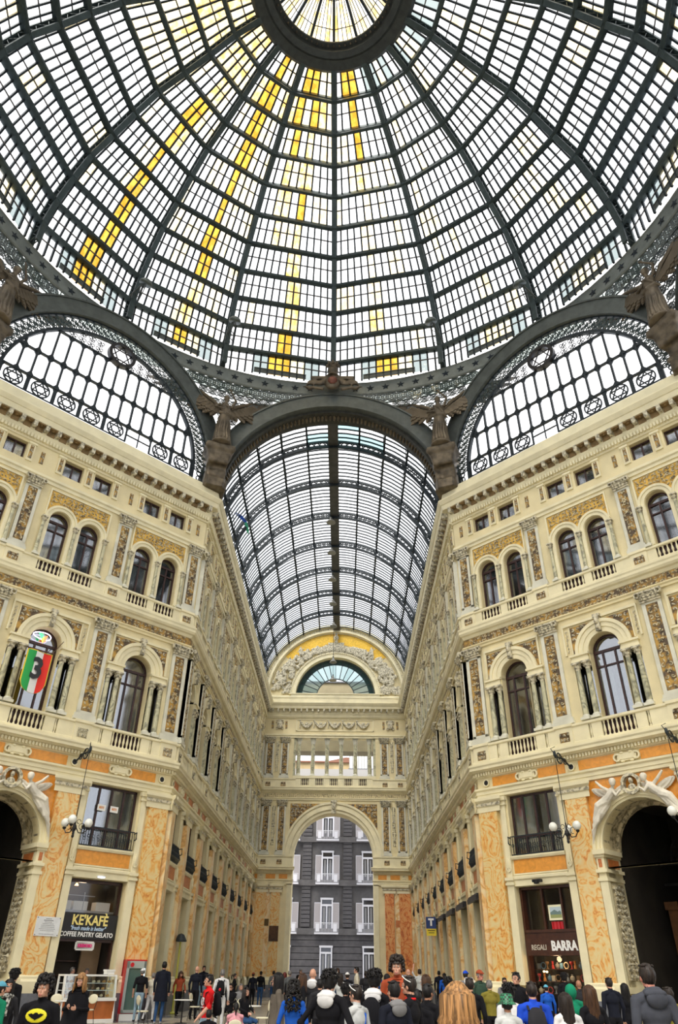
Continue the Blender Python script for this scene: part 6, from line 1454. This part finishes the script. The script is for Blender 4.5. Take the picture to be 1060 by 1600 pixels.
PT='''1|-4.45|-3.14|0.830|stand_f|20|long|black|light|charcoal|black|1|scarf|woman with dark hair, patterned grey scarf and black jacket, at the left edge
2|-5.67|0.06|0.913|stand_m|170|bushy|black|light|black|black|1||person with big black hair standing behind the woman in the patterned scarf
3|-2.33|-7.45|0.862|stand_m|0|curly|black|light|black|black|0|bat|curly-haired boy in black shirt with a yellow oval emblem
4|-3.70|-1.82|0.879|phone_f|0|bob|blonde|light|black|charcoal|1|cloak|blonde woman in a black poncho, hands before her, left of the fridge
5|-10.08|17.10|1.000|stand_m|90|short|grey|light|white|white|1||grey-haired server in white shirt behind the pastry counter
6|-9.62|17.63|0.980|stand_m|0|short|grey|light|charcoal|black|1||person in dark clothes behind the right end of the pastry counter
7|-6.98|16.27|0.985|stand_m|195|cap_white|grey|light|black|lightjean|0||man in white cap, black T-shirt and pale jeans seen from behind
8|-6.61|16.65|0.909|walk_m|160|short|grey|light|cream|white|1||person in white trousers beside the man in the white cap
9|-5.89|15.11|1.116|stand_m|185|short|black|light|navyblk|jean|1|coat|man in long dark coat and jeans seen from behind
10|-6.50|27.93|1.117|stand_m|10|short|dark|light|navyblk|lightjean|1||man in dark jumper and light jeans facing the camera by the left arcade wall
11|-5.24|18.67|1.059|stand_m|170|bald|none|light|navyblk|black|1||bald man in dark jacket next to the man in jumper and light jeans
12|-1.64|-0.24|0.889|walk_m|-60|short|black|light|red|lightjean|0|tee|man in red T-shirt with white print, leaning to his left
13|-1.30|-2.11|0.600|kid|180|short|black|light|black|black|1||small black-haired child in front of the man in red
14|-3.09|11.44|0.978|stand_m|180|short|grey|light|white|white|1||grey-haired person in white shirt wearing a small black backpack
15|-4.40|24.77|0.926|stand_f|90|pony|dark|light|black|black|1||dark-haired person standing with hands on head behind the seated group
16|-3.19|14.60|0.994|sit|-10|short|black|light|black|black|1|shades|seated woman with dark glasses and black top at the cafe tables
17|-1.88|8.16|0.965|sit|50|long|dark|light|black|jean|1||seated woman in black top and blue jeans, turned to the left
18|-1.46|2.80|0.789|sit|190|pony|black|tan|pink|lightjean|0||dark-haired child in a pink top seated with back to the camera
19|-3.07|16.69|0.979|sit|20|short|grey|light|grey|charcoal|1||grey-haired person seated behind the woman in blue jeans
20|-4.25|31.87|0.967|stand_m|160|cap_red|dark|light|navyblk|black|1||distant person in dark coat and reddish cap near the left marble pier
21|-4.01|33.99|1.010|stand_m|175|cap_black|dark|light|black|jean|1||distant person in black cap and blue jeans near the left marble pier
22|-0.15|-1.91|0.910|stand_f|-80|long|black|light|taupe|taupe|1|coat|woman with long black hair in a grey-brown coat, in profile
23|-1.61|23.92|1.010|stand_m|180|short|grey|light|greystripe|black|1||distant person in a grey jumper left of the arch
24|-2.07|27.01|0.977|stand_f|170|long|redhair|light|black|black|1||distant red-haired woman left of the arch
25|0.25|-3.89|0.843|stand_f|180|curlylong|black|light|blue|black|1||woman with long curly black hair and bright blue top, from behind
26|0.06|2.68|0.915|stand_f|-80|long|brown|light|black|black|1||woman with brown hair in profile behind the curly-haired woman
27|0.28|3.12|0.971|stand_m|170|bald|none|light|whiteblk|black|1|hood_w|bald man with pale scarf, left of the tall youth with sunglasses
28|0.84|-6.64|0.917|hips|155|bushy|black|light|black|black|1|hood_w,glasses_up,cuffs|tall youth in black tracksuit with white trim, sunglasses pushed up on his hair
29|1.18|-6.18|0.836|stand_m|-130|short|dark|light|pale|black|1|glasses_up,strap|boy in pale shirt with blue shoulder strap and white sunglasses on head
30|1.61|20.04|1.098|stand_m|-90|short|black|light|cream|black|1||distant man with black hair in profile before the arch
31|1.17|15.76|0.964|stand_m|180|cap_white|dark|light|black|black|1||distant person in white cap before the arch
32|1.42|-5.74|0.927|stand_f|165|bushy|black|tan|black|black|1|hood_w|person with thick black hair and white hood, wearing a black backpack
33|1.85|-3.85|1.032|stand_m|-10|curly|dark|light|rust|black|1||tall curly-haired man facing the camera, head above the crowd
34|2.44|10.52|0.939|stand_f|180|long|black|light|stripe|black|0||black-haired woman in black and white striped top
35|1.63|-6.62|0.863|stand_m|-150|short|black|light|navyblk|black|1|hood_g|black-haired boy in dark jacket with grey hood
36|1.86|-6.16|0.894|stand_m|-120|short|dark|light|black|black|1|glasses_up,collar|youth in black with red collar and white sunglasses on head
37|3.54|15.67|1.044|stand_m|10|bald|none|light|white|lightjean|1||distant bald man in white behind the curly-haired man
38|4.65|22.92|1.083|raise_m|180|short|dark|light|pale|black|0||person raising one hand above the crowd
39|2.78|1.10|0.916|stand_f|-100|long|brown|light|charcoal|black|1||brown-haired woman in profile behind the youth with red collar
40|2.18|-5.11|0.844|stand_m|140|short|black|tan|black|black|0||person with short black hair and bare arm beside the blonde woman
41|1.70|-11.74|0.862|stand_f|200|bob|blonde|light|black|black|1||woman with full blonde hair nearest the camera
42|3.09|-0.14|0.889|stand_f|180|bushy|black|light|charcoal|black|1||black-haired person just behind the blonde woman's head
43|5.91|23.63|0.998|stand_m|180|cap_black|dark|light|blue|jean|1||distant person in cap and blue jacket by the right arcade
44|6.60|31.91|1.087|stand_m|170|short|black|light|navyblk|black|1||distant man in navy by the right arcade
45|4.98|10.29|1.000|stand_m|150|cap_blue|dark|light|grey|black|1||man in bright blue cap
46|3.22|-2.15|0.889|stand_m|175|short|dark|light|black|black|1|glasses_up|dark-haired person with white sunglasses on head, behind the blue cap
47|4.46|4.31|0.985|stand_m|20|cap_red|grey|pink|green|black|1||older man with reddish cap and dark green jacket facing the camera
48|6.10|9.64|0.904|stand_m|0|short|dark|light|grey|black|1|shades|man with glasses facing the camera before the right facade
49|4.52|0.12|0.951|stand_m|-40|short|black|light|black|black|1||man with thick black hair turned to the right before the right facade
50|3.33|-5.02|0.851|stand_m|-160|bushy|black|tan|white|black|1||black-haired person in white shirt behind the checked hat
51|3.07|-6.14|0.783|stand_f|170|bucket|black|tan|pale|black|1||person in green and black checked bucket hat
52|3.51|-5.65|0.868|stand_m|175|short|dark|light|royal|black|0||young man in bright blue T-shirt with dark backpack, head bowed
53|3.81|-6.14|0.805|stand_f|180|long|dark|light|white|black|1||woman with long dark hair and white sleeves, from behind
54|5.12|-1.59|0.840|stand_m|180|hoodup|black|light|greenh|black|1||person in a bright green hood
55|7.18|8.78|0.805|stand_m|180|cap_lblue|dark|light|blue|black|1||person in pale blue cap before the gift shop window
56|7.60|8.15|0.978|stand_f|180|bushy|black|light|black|black|1||black-haired person silhouetted before the gift shop window
57|4.35|-5.39|0.849|stand_f|190|long|brown|light|black|black|1||woman with long straight brown hair, from behind, before the right pier
58|6.98|2.02|0.914|stand_m|190|short|dark|light|navyblk|black|1||man with short hair in black jacket under the right pier
59|7.58|2.84|0.853|stand_f|180|long|black|light|black|black|1||woman with straight black hair beside the portal jamb
60|4.30|-7.81|0.971|stand_m|185|short|dark|pink|slate|black|1|hood_s|broad man in grey hoodie at the right, seen from behind
61|6.21|-3.33|0.839|phone_m|-170|short|dark|light|olive|black|1||person in olive jacket lifting a phone at the right edge
62|0.52|0.90|0.859|stand_m|180|short|black|light|charcoal|black|1||dark-haired person between the bald man and the tall youth
63|0.90|12.53|0.938|stand_f|175|long|dark|light|pale|black|1||distant woman with dark hair before the arch, right of the tall youth
64|2.02|20.48|1.014|stand_m|180|short|dark|light|charcoal|black|1||distant man in charcoal before the arch, right side
65|3.01|32.16|1.095|stand_f|170|pony|dark|light|blue|jean|1||distant woman in blue before the right foot of the arch
66|-0.08|40.31|1.139|stand_m|5|short|dark|light|navyblk|black|1||farthest man in navy walking in from the street
67|0.61|41.95|1.173|stand_f|0|bob|brown|light|cream|jean|1||farthest woman in cream top walking in from the street
68|-1.82|38.31|1.099|stand_m|10|short|grey|light|black|black|1||farthest grey-haired man in black by the left foot of the arch
69|-3.35|35.34|1.038|stand_m|170|short|dark|light|grey|jean|1||distant man in grey top by the far left pier
70|4.47|3.08|0.868|stand_m|180|short|grey|light|olive|black|1||grey-haired man in olive behind the checked hat
71|1.05|-1.31|0.821|stand_f|180|bushy|black|light|black|black|1||black-haired person between the tall youth and the boy with the blue strap
72|1.98|-5.65|0.810|stand_m|180|short|black|light|black|black|1||black-clad person in front of the youth with red collar
73|7.38|5.89|0.881|stand_m|180|bald|none|tan|charcoal|black|1||bald person in charcoal before the gift shop door
74|-4.27|-3.92|0.811|stand_m|150|cap_lblue|dark|light|greenh|black|1||person in green with pale cap, cut by the left frame edge
76|-6.50|21.68|0.954|walk_m|30|bob|brown|light|rust|black|1||distant woman in rust walking past the long-coated man'''
pos={}
for r_ in PT.strip().split('\n'): p_=person(r_); a=r_.split('|'); pos[int(a[0])]=(float(a[1]),float(a[2]),float(a[3]),float(a[5]))
for k,mt,lb,em in((14,cmat('black'),'small black backpack with red patch worn by the grey-haired person in white',red),(12,cmat('black'),'black backpack slung on the man in the red T-shirt',None),(52,cmat('charcoal'),'dark grey backpack on the young man in bright blue',None),(32,cmat('black'),'black backpack on the person with the white hood',None)):
    x,y,s,rz=pos[k]; backpack(x,y,s,rz,mt,lb,em)
x,y,s,rz=pos[8]; wb=empty('shoulder_bag',(x+.2,y-.12,FL+.95),0,'small white bag at the hip of the person in white trousers','bag'); obj('pouch',M().ell((0,0,0),(.15,.07,.11),12,8),wb,mats=white,smooth=True); obj('strap',M().tube([(-.1,0,.08),(-.15,.05,.35),(-.2,.1,.5)],.012,5),wb,mats=white)
for k,z in((61,1.19),):
    x,y,s,rz=pos[k]; q=R(rz); d=Vector((0,-.36,1.30)); d=Matrix.Rotation(q,3,'Z')@d*s; ph=empty('phone',(x+d.x,y+d.y,FL+d.z),q,'phone with a small bright light held up at the right edge','phone'); obj('case',M().box(-.038,.038,-.005,.005,-.075,.075),ph,mats=black); obj('camera_light',M().ell((.02,-.007,.055),(.012,.004,.012),8,5),ph,mats=glow('phone_glow',(1,.75,.35),12))
for k in(16,17,18,19):     # a chair under every seated person
    x,y,s,rz=pos[k]; o=copy_tree(ch0); o.location=(x,y,FL); o.rotation_euler=(0,0,R(rz)); o.scale=(s*.98,)*3
    tag(o,{16:'cafe chair under the seated woman with dark glasses',17:'cafe chair under the seated woman in blue jeans',18:'cafe chair under the child in pink',19:'cafe chair under the seated grey-haired person'}[k],'chair','cafe chairs')
# ---------------------------------------------------------------- winged bronze statues standing on the consoles
def angel():
    m=M(); p=POSE['angel']
    tor=[((0,-.02,.9),.16),((0,-.03,1.06),.13),((0,-.05,1.22),.155),((0,-.06,1.36),.15),((0,-.06,1.46),.07)]
    m.tube([a for a,_ in tor],[r for _,r in tor],14,flat=.75); m.tube([(0,-.06,1.44),(0,-.09,1.56)],[.055,.05],10)
    c=Vector((0,-.11,1.63)); m.ell(c,(.075,.09,.105),14,10); m.ell(c+vec(0,.03,.03),(.09,.1,.1),12,8); m.tube([c+vec(0,-.085,.02),c+vec(0,-.10,-.03)],[.008,.013],6); m.ell(c+vec(0,.09,.02),(.045,.05,.045),8,6)
    for s in(-1,1): m.ell((s*.07,-.14,1.28),(.055,.05,.055),8,6)
    limb(m,[(-.18,-.05,1.40),(-.30,-.12,1.22),(-.12,-.22,1.12)],[.05,.042,.028]); hand(m,(-.12,-.22,1.12),(-.30,-.12,1.22)); limb(m,[(.18,-.05,1.40),(.27,-.12,1.60),(.10,-.22,1.80)],[.05,.042,.028]); hand(m,(.10,-.22,1.80),(.27,-.12,1.60))
    m.lathe([(.14,1.05),(.17,.9),(.19,.6),(.2,.3),(.22,.05),(.2,0)],20,(0,-.02))
    for i in range(16): q=2*PI*i/16; m.tube([(.13*cos(q),-.02+.1*sin(q),1.0),(.19*cos(q+.1),-.02+.19*sin(q+.1),.6),(.205*cos(q),-.02+.205*sin(q),.3),(.24*cos(q+.12),-.02+.24*sin(q+.12),.02)],[.015,.03,.03,.035],5)
    m.tube([(-.18,-.1,1.05),(0,-.18,.98),(.17,-.08,1.03),(.24,.0,.92)],[.05,.06,.055,.02],7); m.tube([(-.12,-.14,1.40),(.05,-.19,1.25),(.16,-.1,1.1)],[.03,.035,.03],6)
    m.ell((0,0,-.03),(.3,.28,.06),14,6)
    return fuse(m,'bronze_figure',[bronze],.018)
AM=angel(); 
def bigwing():
    m=M()
    for j in range(4):
        n=9
        for i in range(n):
            u=i/(n-1); bx=.06+.62*u*(1-.08*j); bz=.04+.22*u-.03*j; a=R(-78+62*u); l=(.30+.45*u)*(1-.2*j); dx,dz=cos(a)*l,sin(a)*l; px,pz=-sin(a)*.045,cos(a)*.045; y=-.018*j
            m.poly([(bx-px,bz-pz),(bx+dx*.82-px,bz+dz*.82-pz),(bx+dx,bz+dz),(bx+dx*.82+px,bz+dz*.82+pz),(bx+px,bz+pz)],y-.02,y)
    m.tube([(0,0,0),(.2,-.04,.12),(.5,-.04,.23),(.72,-.03,.27),(1.02,-.01,.22)],[.05,.06,.05,.035,.012],7,flat=.6); return m.mesh('wing',[bronze])
BW=bigwing()
nm={7:'bronze winged figure at the left springing of the central arch',0:'bronze winged figure at the right springing of the central arch',6:'bronze winged figure at the far left edge, arm raised to the star band',1:'bronze winged figure at the far right edge, arm raised to the star band'}
for j in(7,0,6,1):
    vx,vy=V[j]; av=math.atan2(vx,vy); r_=math.hypot(vx,vy)-1.4
    t=empty('winged_statue',(r_*sin(av),r_*cos(av),29.75),-av,nm[j],'statue','bronze winged statues round the dome base'); t.scale=(2.3,2.3,2.35)
    t.rotation_euler=(R(-4),0,-av)
    obj('figure',AM,t,smooth=True)
    for s in(-1,1): obj('wing',BW,t,(s*.08,.07,1.30),(R(-4),R(-16 if s>0 else 16),R(4*s)),(s*1.7,1,1.6))
# ---------------------------------------------------------------- paving slabs of the floor

# ---- floor
fl=obj('floor',M().box(-45,45,-30,95,FL-.3,FL-.012),mats=mat('grey_floor_base',(.16,.15,.14),.5)); fl['kind']='structure'
sl=[cached(('slab',i),lambda:M().box(-.985,.985,-.985,.985,-.02,0).mesh('slab',[(pv,pv2)[i]])) for i in(0,1)]
for i in range(10):
    for j in range(30):
        x=-9+2*i; y=-12+2*j+1
        if (abs(x)<7.3 or y<14) and len(sl)==2: obj('slab',sl[(i+j)%2 if (i%3 and j%3) else 0],fl,(x,y,FL))
rest=M()
for i in range(-20,21):
    for j in range(-15,48):
        if (i+j)%2: rest.box(2*i-.98,2*i+.98,2*j+.02,2*j+1.98,FL-.02,FL-.008)
o=obj('slab_field',rest,fl,mats=pv); o['kind']='stuff'
